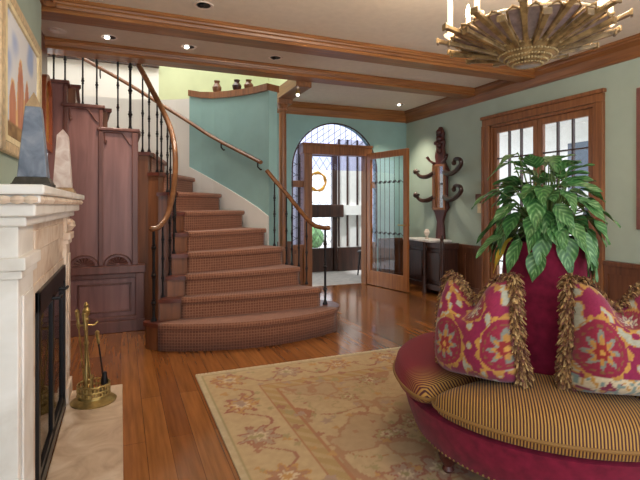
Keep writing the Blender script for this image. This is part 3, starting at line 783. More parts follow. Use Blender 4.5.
b = MB(); b.tube([(4.22+0.19*math.cos(a), 7.75+0.19*math.sin(a), 0.45+0.5*math.sin((a+0.9)/1.8*PI/2*1.0) if False else 0.45+0.52*math.sin(PI*k/12)) for k, a in enumerate([-1.2+2.4*j/12 for j in range(13)])], 0.02, 8); b.build('backrest', M['black'], t)
for k in range(4):
    a = PI/4+k*PI/2; b = MB(); b.tube([(4.22+0.15*math.cos(a),7.75+0.15*math.sin(a),0.43),(4.22+0.2*math.cos(a),7.75+0.2*math.sin(a),-0.01)], [0.018,0.014], 8); b.build('leg', M['black'], t)
# garden beyond the outer door
for k, (x, y, r, lab) in enumerate(((2.9,13.5,0.5,'rounded green shrub outside the outer door, left'),(5.4,14.0,0.55,'rounded green shrub outside the outer door, right'))):
    b = MB(); rr = random.Random(k)
    b.grid(lambda u, v: V(x+r*(1+0.12*math.sin(9*u*2*PI+5*v*PI))*math.sin(PI*v*0.98+0.03)*math.cos(2*PI*u), y+r*(1+0.12*math.sin(9*u*2*PI+7*v*PI))*math.sin(PI*v*0.98+0.03)*math.sin(2*PI*u), -0.15+r*0.75*(1+math.cos(PI*v*0.98+0.03))), 36, 18, wrap=True)
    tag(b.build('shrub', M['shrub']), lab, 'shrub', 'shrubs in the garden')
b = MB(); b.box(-3, 11, 9.9, 20, -0.25, -0.15); struct(b.build('floor_garden', M['stone']))

# ------------------------------------------------------------------ fireplace
fp = thing('fireplace', 'cream marble fireplace with classical mantel on the left wall', 'fireplace', (-0.42, 2.85, 0))
FN, FF = 1.90, 3.67          # near and far ends
b = MB()
b.box(XL, -0.24, FN-0.05, FF+0.11, 1.335, 1.37); b.box(XL, -0.255, FN-0.03, FF+0.09, 1.305, 1.335); b.box(XL, -0.27, FN-0.02, FF+0.06, 1.26, 1.305); b.box(XL, -0.30, FN-0.005, FF+0.03, 1.225, 1.26)
b.build('mantel_shelf', M['mantel'], fp, smooth=0, bevel=0.008)
b = MB()
b.tube([(-0.262, lerp(FN-0.02, FF+0.08, k/272), 1.318) for k in range(273)], [0.009+0.008*abs(math.sin(PI*k/8)) for k in range(273)], 6)
b.tube([(lerp(-0.54, -0.262, k/56), FN-0.036, 1.318) for k in range(57)], [0.009+0.008*abs(math.sin(PI*k/8)) for k in range(57)], 6)
b.build('egg_moulding', M['mantel2'], fp)
b = MB(); b.box(XL, -0.345, FN+0.01, FF-0.005, 0.96, 1.225); b.box(-0.345, -0.335, 2.32, 3.38, 1.10, 1.19); b.build('frieze', M['mantel2'], fp, smooth=0, bevel=0.004)
for y0, y1 in ((FN, 2.20), (3.46, FF)):
    b = MB(); b.box(XL, -0.325, y0, y1, 0.12, 1.225); b.box(XL, -0.31, y0-0.015, y1+0.015, 0.0, 0.12); b.box(XL, -0.30, y0-0.02, y1+0.02, 1.075, 1.12); b.box(XL, -0.312, y0-0.01, y1+0.01, 1.045, 1.075)
    b.box(-0.325, -0.316, y0+0.05, y1-0.05, 0.2, 0.98); 
    b.build('pilaster', M['mantel'] if y0 < 2.5 else M['mantel2'], fp, smooth=0, bevel=0.005)
b = MB()
b.lathe([(0.02,0),(0.045,0.03),(0.04,0.06),(0.02,0.08)], (-0.325, 3.56, 1.13), 10)
for s in (-1, 1):
    b.ball((-0.322, 3.56+s*0.05, 1.19), 0.022, 8)
b.build('carved_rosette', M['mantel2'], fp)
b = MB(); b.box(XL, -0.34, 2.20, 2.35, 0, 0.96); b.box(XL, -0.34, 3.42, 3.46, 0, 0.96); b.box(XL, -0.34, 2.35, 3.42, 0.92, 0.96); b.build('marble_slip', M['mantel2'], fp, smooth=0)
b = MB(); b.box(-0.95, -0.92, 2.35, 3.45, 0, 0.94); b.box(-0.92, XL, 2.345, 2.36, 0, 0.94); b.box(-0.92, XL, 3.43, 3.45, 0, 0.94); b.build('firebox', M['firebrick'], fp, smooth=0)
b = MB()
b.box(-0.36, -0.325, 2.35, 2.40, 0.02, 0.92); b.box(-0.36, -0.325, 3.37, 3.42, 0.02, 0.92); b.box(-0.36, -0.325, 2.35, 3.42, 0.83, 0.92); b.box(-0.36, -0.325, 2.35, 3.42, 0.02, 0.08)
fr = b.build('screen_frame', M['black'], fp, smooth=0, bevel=0.004)
for y0, y1 in ((2.40, 2.885), (2.89, 3.37)):
    b = MB(); b.box(-0.355, -0.332, y0, y0+0.03, 0.08, 0.83); b.box(-0.355, -0.332, y1-0.03, y1, 0.08, 0.83); b.box(-0.355, -0.332, y0, y1, 0.80, 0.83); b.box(-0.355, -0.332, y0, y1, 0.08, 0.11)
    dd = b.build('fire_door', M['black'], fp, smooth=0)
    b = MB(); b.box(-0.346, -0.342, y0+0.028, y1-0.028, 0.108, 0.802); b.build('pane', M['darkglass'], dd, smooth=0)
    yh = y1-0.05 if y0 < 2.6 else y0+0.25
    b = MB(); b.tube([(-0.332,yh,0.81),(-0.30,yh,0.81),(-0.295,yh+0.07,0.81)], 0.009, 8); b.build('handle', M['black'], dd)
b = MB(); b.box(-0.324, 0.01, 1.55, 3.69, 0.0, 0.015); struct(b.build('floor_hearth', M['hearth'], bevel=0.004))

# fire tools
HB_ = V(-0.165, 3.44, 0.015); HP_ = HB_+V(-0.045,0.018,0)
t = thing('fire_tool_stand', 'brass fire tool stand with pierced round gallery base on the hearth', 'stand', tuple(HB_))
b = MB(); b.lathe([(0.135,0),(0.14,0.008),(0.125,0.02),(0.10,0.035),(0.098,0.05),(0.06,0.055),(0.03,0.06)], HB_, 28); b.build('base', M['brass'], t)
b = MB()
for k in range(26):
    a = 2*PI*k/26; b.tube([HB_+V(0.096*math.cos(a),0.096*math.sin(a),0.045), HB_+V(0.096*math.cos(a),0.096*math.sin(a),0.115)], 0.0045, 5)
for z in (0.05, 0.08, 0.115): b.tube([HB_+V(0.097*math.cos(2*PI*k/28),0.097*math.sin(2*PI*k/28),z) for k in range(29)], 0.006, 6)
b.build('gallery', M['brass'], t)
b = MB(); b.lathe([(0.02,0.055),(0.012,0.10),(0.016,0.2),(0.01,0.22),(0.012,0.36),(0.018,0.38),(0.01,0.40),(0.011,0.52),(0.02,0.535),(0.01,0.55)], HP_, 12); b.build('pole', M['brass'], t)
b = MB(); b.lathe([(0.01,0.55),(0.022,0.575),(0.024,0.595),(0.012,0.615),(0.016,0.63),(0.004,0.65)], HP_, 12); b.build('finial', M['brass'], t)
b = MB()
for a in (0.4, 2.5, 4.6): b.tube([HP_+V(0,0,0.50), HP_+V(0.05*math.cos(a),0.05*math.sin(a),0.49), HP_+V(0.075*math.cos(a),0.075*math.sin(a),0.51)], 0.006, 6)
b.build('hook', M['brass'], t)
for (name, a, lab) in (('fire_poker', 2.5, 'brass handled poker leaning at the left of the fire tool stand'), ('fire_shovel', 4.6, 'slim fire shovel hanging at the front of the fire tool stand'), ('fire_brush', 0.4, 'hearth brush hanging at the right of the fire tool stand')):
    top = HP_+V(0.07*math.cos(a),0.07*math.sin(a),0.57 if name != 'fire_brush' else 0.43); bot = HB_+V(0.068*math.cos(a),0.068*math.sin(a),0.075)
    t = thing(name, lab, 'fire tool', tuple(bot), 'fire tools')
    b = MB(); b.tube([bot, lerp(bot, top, 0.8)], 0.0055, 6); b.build('shaft', M['brass'] if name != 'fire_brush' else M['iron'], t)
    dr = (top-bot).normalized()
    b = MB(); b.tube([lerp(bot,top,0.8), lerp(bot,top,0.84), lerp(bot,top,0.9), lerp(bot,top,0.96), lerp(bot,top,1.03), lerp(bot,top,1.06)], [0.007,0.012,0.009,0.012,0.015,0.003], 8); b.build('handle', M['brass'], t)
    b = MB()
    if name == 'fire_shovel': b.obox(bot+V(0,0,0.06), (0.05,0.012,0.11), a)
    elif name == 'fire_brush': b.tube([bot+V(0,0,0.1), bot+V(0,0,0.02)], [0.014,0.024], 10)
    else: b.tube([bot+V(0,0,0.0), bot+V(0,0,0.04), bot+V(0.02,0,0.06)], [0.003,0.007,0.003], 6)
    b.build('blade' if name != 'fire_brush' else 'bristles', M['brass'] if name == 'fire_shovel' else M['iron'], t)

# obelisks on the mantel
def obelisk(x, y, wb, wt, hb, h, hp_, mats, lab, cr):
    t = thing('obelisk', lab, 'obelisk', (x, y, 1.37), 'obelisks on the mantel')
    b = MB(); b.box(x-wb*0.68, x+wb*0.68, y-wb*0.68, y+wb*0.68, 1.37, 1.37+hb*0.5); b.hexa([(x+sx*wb*0.65,y+sy*wb*0.65,1.37+hb*0.5) for sx,sy in ((-1,-1),(1,-1),(1,1),(-1,1))], [(x+sx*wb*0.54,y+sy*wb*0.54,1.37+hb) for sx,sy in ((-1,-1),(1,-1),(1,1),(-1,1))])
    b.build('plinth', mats[0], t, smooth=0, bevel=0.003)
    q = [(-1,-1),(1,-1),(1,1),(-1,1)]
    b = MB(); b.hexa([(x+sx*wb/2,y+sy*wb/2,1.37+hb) for sx,sy in q], [(x+sx*wt/2,y+sy*wt/2,1.37+h) for sx,sy in q]); b.build('shaft', mats[1], t, smooth=0, bevel=0.003)
    b = MB(); b.hexa([(x+sx*wt/2,y+sy*wt/2,1.37+h) for sx,sy in q], [(x+sx*0.002,y+sy*0.002,1.37+h+hp_) for sx,sy in q]); b.build('tip', mats[2], t, smooth=0)
obelisk(-0.375, 2.56, 0.118, 0.064, 0.058, 0.385, 0.07, (M['obdark'], M['obblue'], M['obtan']), 'larger blue grey stone obelisk with tan tip on the mantel', 0)
obelisk(-0.345, 3.46, 0.105, 0.066, 0.04, 0.375, 0.042, (M['obtan'], M['obpink'], M['obpink']), 'smaller pinkish white stone obelisk at the far end of the mantel', 1)

# paintings
def mixc(a, b_, t): return tuple(lerp(a[i], b_[i], t) for i in range(3)) + (1,)
def hnoise(x, y, s=0):
    v = math.sin(x*12.9+y*78.2+s*37.7)*43758.5; return v-math.floor(v)
def vnoise(x, y, s=0):
    xi, yi = math.floor(x), math.floor(y); fx, fy = smooth01(x-xi), smooth01(y-yi)
    return lerp(lerp(hnoise(xi,yi,s),hnoise(xi+1,yi,s),fx), lerp(hnoise(xi,yi+1,s),hnoise(xi+1,yi+1,s),fx), fy)
t = thing('framed_painting', 'gilt framed pale blue painting with red pointed shapes above mantel', 'painting', (XL, 3.25, 1.56))
A0, A1, B0, B1 = 2.62, 3.86, 1.56, 2.40
b = MB()
for y0, y1, z0, z1 in ((A0,A0+0.10,B0,B1),(A1-0.07,A1,B0,B1),(A0+0.10,A1-0.07,B0,B0+0.06),(A0+0.10,A1-0.07,B1-0.06,B1)):
    b.box(XL+0.002, XL+0.035, y0, y1, z0, z1)
b.build('frame', M['gilt'], t, smooth=0, bevel=0.012)
b = MB()
for y0, y1, z0, z1 in ((A0+0.10,A0+0.16,B0+0.06,B1-0.06),(A1-0.12,A1-0.07,B0+0.06,B1-0.06),(A0+0.16,A1-0.12,B0+0.06,B0+0.09),(A0+0.16,A1-0.12,B1-0.09,B1-0.06)):
    b.box(XL+0.002, XL+0.03, y0, y1, z0, z1)
b.build('liner', M['cream'], t, smooth=0)
def paintcol(u, v):
    sky = mixc(rgb(226,228,234), rgb(150,174,220), smooth01((vnoise(u*4,v*5,1)-0.45)*3)*(0.3+0.7*v))
    for c, wd, hh in ((0.42,0.11,0.74),(0.62,0.09,0.62),(0.2,0.1,0.5)):
        x = abs(u-c)/wd; top = hh*(1-0.45*x*x)
        if x < 1 and v < top:
            k = 0.3+0.5*vnoise(u*22,v*9,3); sky = mixc(rgb(222,166,136), rgb(176,104,86), k)
            if x > 0.82 or v > top-0.03: sky = rgb(226,190,140)
    if v < 0.14: sky = mixc(rgb(184,150,106), rgb(110,84,62), vnoise(u*14,v*20,5))
    return sky
b = MB(); b.grid(lambda u, v: V(XL+0.018, lerp(A0+0.15, A1-0.11, u), lerp(B0+0.08, B1-0.08, v)), 70, 46, paintcol); b.build('canvas', M['paint'], t, smooth=0)
t = thing('arched_icon', 'orange wooden frame with golden arched panel beside the stair panelling', 'picture', (-0.66, 5.0, 1.8))
b = MB()
b.box(-0.655, -0.61, 4.76, 4.82, 1.80, 2.28); b.box(-0.655, -0.61, 5.18, 5.24, 1.80, 2.28); b.box(-0.655, -0.61, 4.82, 5.18, 1.80, 1.87)
for k in range(10):
    a0, a1 = PI*k/10, PI*(k+1)/10
    f0 = [(-0.655, 5.0+r*math.cos(a), 2.28+r*0.9*math.sin(a)) for r, a in ((0.18,a0),(0.24,a0),(0.24,a1),(0.18,a1))]
    b.ext(f0, (0.045,0,0))
b.build('frame', M['orange'], t, smooth=0)
b = MB(); b.ext([(-0.655,4.82,1.87),(-0.655,5.18,1.87)]+[(-0.655,5.0+0.18*math.cos(PI*k/10),2.28+0.162*math.sin(PI*k/10)) for k in range(11)], (0.02,0,0)); b.build('panel', M['goldarch'], t, smooth=0)
# edge of a picture on the right wall
t = thing('framed_picture', 'tall picture in a dark reddish frame on the right wall, cut by frame edge', 'picture', (XR, 2.6, 1.07))
b = MB()
for y0, y1, z0, z1 in ((2.01,2.07,1.07,2.40),(2.90,2.96,1.07,2.40),(2.07,2.90,1.07,1.13),(2.07,2.90,2.34,2.40)): b.box(XR-0.035, XR-0.002, y0, y1, z0, z1)
b.build('frame', flat('plum_frame', rgb(122, 78, 72), 0.4), t, smooth=0, bevel=0.006)
b = MB(); b.grid(lambda u, v: V(XR-0.014, lerp(2.06,2.91,u), lerp(1.12,2.35,v)), 24, 30, lambda u, v: mixc(rgb(176,164,186), rgb(196,120,84), vnoise(u*4,v*5,9))); b.build('canvas', M['paint'], t, smooth=0)

# ------------------------------------------------------------------ hall tree and wall plates
hy = 5.90
ht = thing('hall_tree', 'dark carved hall tree with mirror, coat pegs and marble shelf', 'hall tree', (4.28, hy, 0))
b = MB()
b.box(4.12, 4.42, hy-0.47, hy+0.45, 0.08, 0.16); b.box(4.12, 4.42, hy-0.47, hy+0.45, 0.68, 0.76); b.box(4.16, 4.42, hy-0.44, hy+0.42, 0.16, 0.68)
for yy in (hy-0.22, hy+0.2): b.box(4.135, 4.16, yy-0.17, yy+0.17, 0.22, 0.62)
b.build('cabinet', M['darkwood'], ht, smooth=0, bevel=0.006)
b = MB(); b.box(4.08, 4.44, hy-0.28, hy+0.47, 0.76, 0.79); b.build('marble_shelf', M['shelfmarble'], ht, bevel=0.006)
for yy, fn in ((hy-0.47, 1), (hy+0.45, 1), (hy-0.06, 0)):
    b = MB(); b.lathe([(0.035,0),(0.04,0.03),(0.028,0.06),(0.034,0.2),(0.022,0.3),(0.034,0.45),(0.03,0.7),(0.036,0.76)] + ([(0.02,0.80),(0.03,0.83),(0.012,0.88)] if fn and yy < hy-0.3 else []), (4.12, yy, 0), 12); b.build('post', M['darkwood'], ht)
prof = [(0.10,0.76),(0.085,0.9),(0.07,1.05),(0.12,1.18),(0.20,1.26),(0.17,1.34),(0.16,1.5),(0.16,1.72),(0.21,1.80),(0.15,1.88),(0.10,1.95),(0.115,2.05),(0.08,2.15),(0.10,2.24),(0.075,2.32),(0.085,2.38),(0.05,2.44),(0.02,2.48)]
b = MB(); b.ext([(4.43, hy+w_, z) for w_, z in prof] + [(4.43, hy-w_, z) for w_, z in prof[::-1]], (0.045, 0, 0)); b.build('back_board', M['redwood'], ht, smooth=0, bevel=0.008)
b = MB(); b.box(4.405, 4.43, hy-0.15, hy-0.115, 1.26, 1.88); b.box(4.405, 4.43, hy+0.115, hy+0.15, 1.26, 1.88); b.box(4.405, 4.43, hy-0.15, hy+0.15, 1.88, 1.915); b.box(4.405, 4.43, hy-0.15, hy+0.15, 1.225, 1.26); b.build('mirror_frame', M['oakz'], ht, smooth=0, bevel=0.004)
b = MB(); b.box(4.418, 4.428, hy-0.118, hy+0.118, 1.255, 1.885); b.build('mirror', M['mirror'], ht, smooth=0)
b = MB()
for z in (2.12, 2.2, 2.3, 2.4): b.ball((4.42, hy, z), 0.045, 8)
for s in (-1, 1): b.ball((4.42, hy+s*0.07, 2.24), 0.035, 8); b.tube([(4.41,hy+s*0.1,1.93),(4.40,hy+s*0.2,1.98),(4.38,hy+s*0.24,2.04)], [0.025,0.018,0.024], 8)
b.build('carved_crest', M['redwood'], ht)
for z in (1.43, 1.80):
    for s in (-1, 1):
        if s > 0: pk = [(4.43, hy+0.13, z-0.01), (4.38, hy+0.25, z-0.06), (4.34, hy+0.37, z-0.05), (4.32, hy+0.45, z+0.03)]
        else: pk = [(4.43, hy-0.13, z-0.01), (4.37, hy-0.30, z-0.05), (4.32, hy-0.50, z-0.03), (4.29, hy-0.66, z+0.05), (4.28, hy-0.66, z+0.12), (4.29, hy-0.55, z+0.14), (4.31, hy-0.49, z+0.09)]
        cp = catmull(pk, 5)
        b = MB(); b.tube(cp, [lerp(0.04, 0.024, i/(len(cp)-1)) for i in range(len(cp))], 8)
        e = cp[-1]
        if s > 0: b.lathe([(0.015,-0.08),(0.02,-0.03),(0.045,0),(0.045,0.02),(0.01,0.03)], e, 10, Matrix.Rotation(-PI/2,3,'X'))
        else: b.ball(e, 0.036, 10)
        b.build('coat_peg', M['darkwood'], ht)
b = MB(); b.lathe([(0.03,0),(0.035,0.01),(0.015,0.03),(0.03,0.07),(0.045,0.10),(0.03,0.14),(0.02,0.15)], (4.22, hy+0.02, 0.79), 14)
tag(b.build('ornament', M['whitecer']), 'small white ceramic ornament on the hall tree shelf', 'ornament')
b = MB(); b.box(XR-0.03, XR-0.001, 5.05, 5.16, 1.33, 1.45); tag(b.build('wall_thermostat', M['wains'], bevel=0.006), 'small brown box on the wall beside the glazed doors', 'thermostat')
t = thing('light_switch', 'pale switch plate below the small brown wall box', 'switch', (XR, 5.10, 1.19))
b = MB(); b.box(XR-0.012, XR-0.001, 5.06, 5.14, 1.19, 1.32); b.build('plate', M['cream'], t, bevel=0.003)
b = MB(); b.box(XR-0.024, XR-0.012, 5.09, 5.11, 1.235, 1.275); b.build('toggle', M['cream'], t)

# downlights
for k, (x, y, lab) in enumerate(((-0.53,4.86,'pale recessed ceiling light beside the chimney breast'),(-0.10,4.86,'recessed ceiling light between the two beams above the stair panelling'),(0.60,3.80,'recessed ceiling light in front of the nearer beam'),(0.62,4.85,'recessed ceiling light between the beams, third from the left wall'),(1.52,4.85,'recessed ceiling light between the beams, nearest the hall column'),(4.02,6.35,'recessed ceiling light over the front hall by the far corner'))):
    t = thing('recessed_light', lab, 'light', (x, y, ZC-0.001), 'recessed ceiling lights')
    b = MB(); b.lathe([(0.055,-0.002),(0.075,-0.006),(0.078,0.0),(0.06,0.003)], (x,y,ZC-0.001), 20, cap=False); b.lathe([(0.05,0.003),(0.06,0.001)], (x,y,ZC-0.001), 20, cap=False); b.build('trim_ring', M['whitecer'], t)
    b = MB(); b.lathe([(0.057,0.0),(0.03,0.002),(0.001,0.0025)], (x,y,ZC-0.003), 18, cap=False); b.build('reflector', M['iron'] if k else M['whitecer'], t)
    b = MB(); b.ball((x-0.02, y-0.01, ZC-0.012), 0.026 if k else 0.045, 10, 0.6 if k else 0.3); b.build('lamp', M['lampglow'] if k not in (0, 2, 4) else (M['whitecer'] if k == 0 else M['iron']), t)

# ------------------------------------------------------------------ rug
RX0, RX1, RY0, RY1 = 0.52, 3.62, -0.1, 3.68
C_ = dict(cream=rgb(198,174,136), sand=rgb(184,156,112), sage=rgb(150,142,98), rose=rgb(150,76,66), gold=rgb(188,134,68), lil=rgb(158,130,124), pale=rgb(210,190,158))
def rosette(x, y, cx, cy, R, n, a0=0.0):
    dx_, dy_ = x-cx, y-cy; r = math.hypot(dx_, dy_); a = math.atan2(dy_, dx_)+a0
    return r/(R*(0.78+0.22*math.cos(n*a)))
rr = random.Random(3)
RBIG = []; RSM = []
for k in range(9):
    RBIG.append((RX0+0.20+0.02*rr.uniform(-1,1), RY1-0.22-k*0.44, 0.13, 8, k%3))
for k in range(7):
    RBIG.append((RX0+0.22+k*0.44, RY1-0.2, 0.13, 8, (k+1)%3))
for k in range(120):
    RBIG.append((rr.uniform(RX0+0.6,RX1-0.1), rr.uniform(RY0+0.1,RY1-0.6), rr.uniform(0.061,0.15), rr.choice((5,6,8)), rr.randrange(4)))
for k in range(620):
    RSM.append((rr.uniform(RX0+0.05,RX1-0.05), rr.uniform(RY0+0.05,RY1-0.05), rr.uniform(0.016,0.04), rr.choice((3,4,5)), rr.randrange(4)))
MOT = ['rose', 'gold', 'lil', 'sage']
BINS = {}
for lst, w_ in ((RBIG, 1.05), (RSM, 1.05)):
    for m_ in lst:
        R = m_[2]*w_
        for gx in range(int((m_[0]-R)//0.1), int((m_[0]+R)//0.1)+1):
            for gy in range(int((m_[1]-R)//0.1), int((m_[1]+R)//0.1)+1):
                BINS.setdefault((gx, gy), []).append(m_)
def rugcol(u, v):
    x, y = lerp(RX0, RX1, u), lerp(RY0, RY1, v)
    e = min(x-RX0, RX1-x, y-RY0, RY1-y)
    n1 = vnoise(x*3, y*3, 2); n2 = vnoise(x*14, y*14, 4)
    c = mixc(C_['cream'], C_['sand'], 0.25+0.5*n1)
    s = abs((x-RX0)-(RY1-y)) < 0.004
    if e < 0.035: c = mixc(C_['pale'], C_['sage'], 0.3)
    elif e < 0.05: c = C_['sage']
    elif 0.385 < e < 0.50:
        c = mixc(C_['sage'], C_['gold'], 0.35+0.4*n1)
        if e < 0.40 or e > 0.485: c = mixc(C_['rose'], C_['gold'], 0.35)
        elif abs(math.sin((x+y)*26)) > 0.8 : c = C_['sand']
    else:
        if e > 0.50: c = mixc(c, C_['lil'], 0.25*n1)
        # meandering vine lines
        t_ = y if e == x-RX0 else x
        q = e-0.22-0.10*math.sin(t_*14.3)
        if e < 0.385 and abs(q) < 0.010: c = C_['rose']
        if e > 0.5:
            q1 = math.sin(x*9+2.2*math.sin(y*6.5))+math.sin(y*8+1.7*math.sin(x*7))
            if abs(q1) < 0.05*(0.4+n2) and n2 > 0.25: c = mixc(C_['rose'], C_['gold'], n1)
            pt_ = vnoise(x*5.2, y*5.2, 31)+0.35*vnoise(x*17, y*17, 32)
            if 0.80 < pt_ < 0.90: c = mixc(C_['rose'], C_['sand'], 0.4)
            elif pt_ >= 0.90: c = mixc(C_['lil'], C_['sand'], 0.7)
            elif 0.50 < pt_ < 0.54: c = mixc(C_['sage'], C_['sand'], 0.35)
    for (mx_, my_, R, nn, ci) in BINS.get((int(x//0.1), int(y//0.1)), ()):
        r = rosette(x, y, mx_+0.02*(n2-0.5), my_+0.02*(n1-0.5), R, nn, ci)*(0.8+0.4*vnoise(x*30, y*30, 8))
        if r < 1:
            if R > 0.06:
                k = MOT[ci]
                if r > 0.82: c = C_['rose'] if ci != 0 else C_['gold']
                elif r > 0.45: c = mixc(C_[k], C_['sand'], 0.30)
                elif r > 0.25: c = C_['pale']
                else: c = C_[MOT[(ci+1)%4]]
            else: c = mixc(C_[MOT[ci]], C_['sand'], 0.15)
    w2 = vnoise(x*2.1+5, y*2.1, 41)
    c = mixc(c, C_['sand'], 0.35*w2)
    return mixc(c, rgb(150,120,84), 0.34*vnoise(x*45, y*45, 6))
rug = thing('rug', 'large faded cream floral rug with banded border under the round settee', 'rug', (2.07, 1.79, 0))
b = MB(); b.grid(lambda u, v: V(lerp(RX0,RX1,u), lerp(RY0,RY1,v), 0.010), 300, 340, rugcol); b.build('pile', M['rugm'], rug, smooth=0, solid=0.010)
b = MB()
for k in range(280):
    x = lerp(RX0+0.01, RX1-0.01, k/279); b.obox((x, RY1+0.012, 0.004), (0.006, 0.028, 0.005), random.uniform(-0.3,0.3))
o = b.build('rug_fringe', M['cream'], rug, smooth=0); o['kind'] = 'stuff'

# ------------------------------------------------------------------ round settee
SC = V(2.06, 1.845, 0)
FZ0 = 0.012
st = thing('round_settee', 'round magenta velvet settee with striped seat cushions on the rug', 'settee', (SC.x, SC.y, FZ0))
b = MB(); b.lathe([(0.0,0.13),(0.665,0.13),(0.675,0.14),(0.715,0.25),(0.735,0.325),(0.72,0.335),(0.0,0.335)], SC, 72, cap=False); b.build('base', M['velvet'], st)
b = MB()
for k in range(170):
    a = 2*PI*k/170; b.ball(SC+V(0.676*math.cos(a),0.676*math.sin(a),0.142), 0.0055, 6)
o = b.build('nail_trim', M['brass'], st)
for k in range(6):
    a = math.radians(177)+k*PI/3; c = SC+V(0.60*math.cos(a),0.60*math.sin(a),0)
    b = MB(); b.lathe([(0.022,FZ0),(0.03,FZ0+0.012),(0.022,FZ0+0.03),(0.042,FZ0+0.06),(0.048,FZ0+0.085),(0.03,FZ0+0.11),(0.035,0.13)], c, 16); b.build('leg', M['redwood'], st)
def sector(a0, a1, mat, name):
    g = 0.012; am = (a0+a1)/2; dirm = V(math.cos(am), math.sin(am)); per = V(-dirm.y, dirm.x)
    R0, R1 = 0.19, 0.785; n = 40
    def outline(s, t):   # s across angle, t radial
        ra = lerp(R0, R1, t)
        ang = lerp(a0, a1, s)
        # rounded corners at the rim
        ra -= 0.035*max(0, t-0.5)*2*(max(0, abs(2*s-1)-0.85)/0.15)**2
        off = g*(1-2*s)/max(ra, 0.15)
        return V(ra*math.cos(ang+off), ra*math.sin(ang+off))
    def fn(sgn):
        def f(s, t):
            p = outline(s, t)
            q = (1-abs(2*s-1)**5)*(1-abs(2*t-1)**5)
            hh = max(0, q)**0.36
            z = 0.402 + sgn*(0.098 if sgn > 0 else 0.066)*hh
            # bulge outwards at mid height handled by rim radius
            return SC + V(p.x, p.y, z)
        return f
    uvf = lambda s, t: (lambda p: (p.dot(per), s))(outline(s, t))
    b = MB(); b.grid(fn(1), n, n, None, uvf); b.grid(lambda s, t: fn(-1)(s, t), n, n, None, uvf)
    o = b.build(name, mat, st, smooth=80)
    b = MB(); P = []
    for k in range(n+1): P.append(fn(1)(k/n, 1.0))
    for k in range(1, n+1): P.append(fn(1)(1.0, 1-k/n))
    for k in range(1, n+1): P.append(fn(1)(1-k/n, 0.0))
    for k in range(1, n+1): P.append(fn(1)(0.0, k/n))
    b.tube(P, 0.008, 6); b.build('piping', M['stripe'], o)
    return o
D = math.radians
sector(D(183), D(273), M['stripe'], 'seat_cushion')
sector(D(93), D(183), M['stripe_sheen'], 'seat_cushion')
sector(D(3), D(93), M['stripe'], 'seat_cushion')
sector(D(273), D(363), M['stripe'], 'seat_cushion')
b = MB(); b.lathe([(0.235,0.335),(0.235,0.46),(0.222,0.7),(0.205,1.04),(0.204,1.09),(0.20,1.11),(0.19,1.115),(0.18,1.11),(0.175,1.08),(0.0,1.08)], SC, 48, cap=False); b.build('centre_column', M['velvet'], st)
b = MB()
for a in (D(255), D(345), D(165), D(75)):
    for k in range(34):
        z = lerp(0.46, 1.10, k/33); r = lerp(0.236, 0.206, k/33)+0.001; b.ball(SC+V(r*math.cos(a), r*math.sin(a), z), 0.0055, 6)
b.build('button_trim', M['velvet'], st)

# ------------------------------------------------------------------ pillows
def pillowcol(u, v, var):
    """woven motif in pillow coordinates (-1..1): toothed gold ogees around flower heads"""
    mag, gold, cream, teal_, red = rgb(130,28,70), rgb(192,142,68), rgb(206,190,158), rgb(124,144,138), rgb(138,40,40)
    brown = rgb(126,84,52)
    c = mixc(mag, rgb(150,44,70), 0.6*vnoise(u*5+9, v*5, var))
    sx, sy = 1.30, 1.55
    gu = (u+(0.36 if var == 0 else 0.62))/sx; gv = (v+(0.30 if var == 0 else 0.2))/sy
    best = None
    for iu in range(math.floor(gu)-1, math.floor(gu)+3):
        for q in (0, 0.5):
            for iv in range(math.floor(gv)-1, math.floor(gv)+3):
                if (q == 0.5): cx, cy, kk = iu+0.5, iv+0.5, 1
                else: cx, cy, kk = iu, iv, 0
                dx_, dy_ = (gu-cx)*sx, (gv-cy)*sy
                r = math.hypot(dx_, dy_*0.82)
                if best is None or r < best[0]: best = (r, dx_, dy_, kk, cx, cy)
    r, dx_, dy_, kk, cx, cy = best; a = math.atan2(dy_, dx_)
    R = (0.47 if kk == 0 else 0.28)*(1+0.15*math.sin(a)**3+0.06*math.cos(2*a))
    teeth = (0.10 if kk == 0 else 0.05)*abs(((a*(13 if kk == 0 else 7)/PI) % 2)-1)
    if R*0.88 < r < R*0.92+teeth: c = mixc(gold, brown, 0.5*vnoise(u*12, v*12, 3))
    elif r <= R*0.86:
        c = mixc(c, red, 0.45)
        if abs(r-R*0.70) < 0.014 and math.cos(16*a) > -0.3: c = brown
        pet = R*(0.46+0.16*math.cos(8*a))
        if r < pet: c = mixc(teal_, brown, 0.35) if kk == 0 else mixc(teal_, cream, 0.6)
        if r < pet*0.74: c = mixc(gold, brown, 0.3) if kk == 0 else mixc(mag, teal_, 0.35)
        if r < R*0.24+0.02*math.cos(6*a): c = cream if kk else red
        if r < R*0.09: c = gold
    else:
        # little sprigs between
        h = vnoise(u*7.5, v*7.5, 21+var)
        if h > 0.74: c = mixc(teal_, cream, 0.45)
        elif 0.66 < h: c = gold
    if var == 1 and v < -0.60:
        n = vnoise(u*10, v*10, 7); n2 = vnoise(u*15+4, v*15, 8)
        if n > 0.38: c = cream
        if n2 > 0.66: c = teal_
        elif n2 < 0.26: c = gold
    return mixc(c, (c[0]*0.62,c[1]*0.62,c[2]*0.62,1), 0.7*vnoise(u*46, v*46, 11))
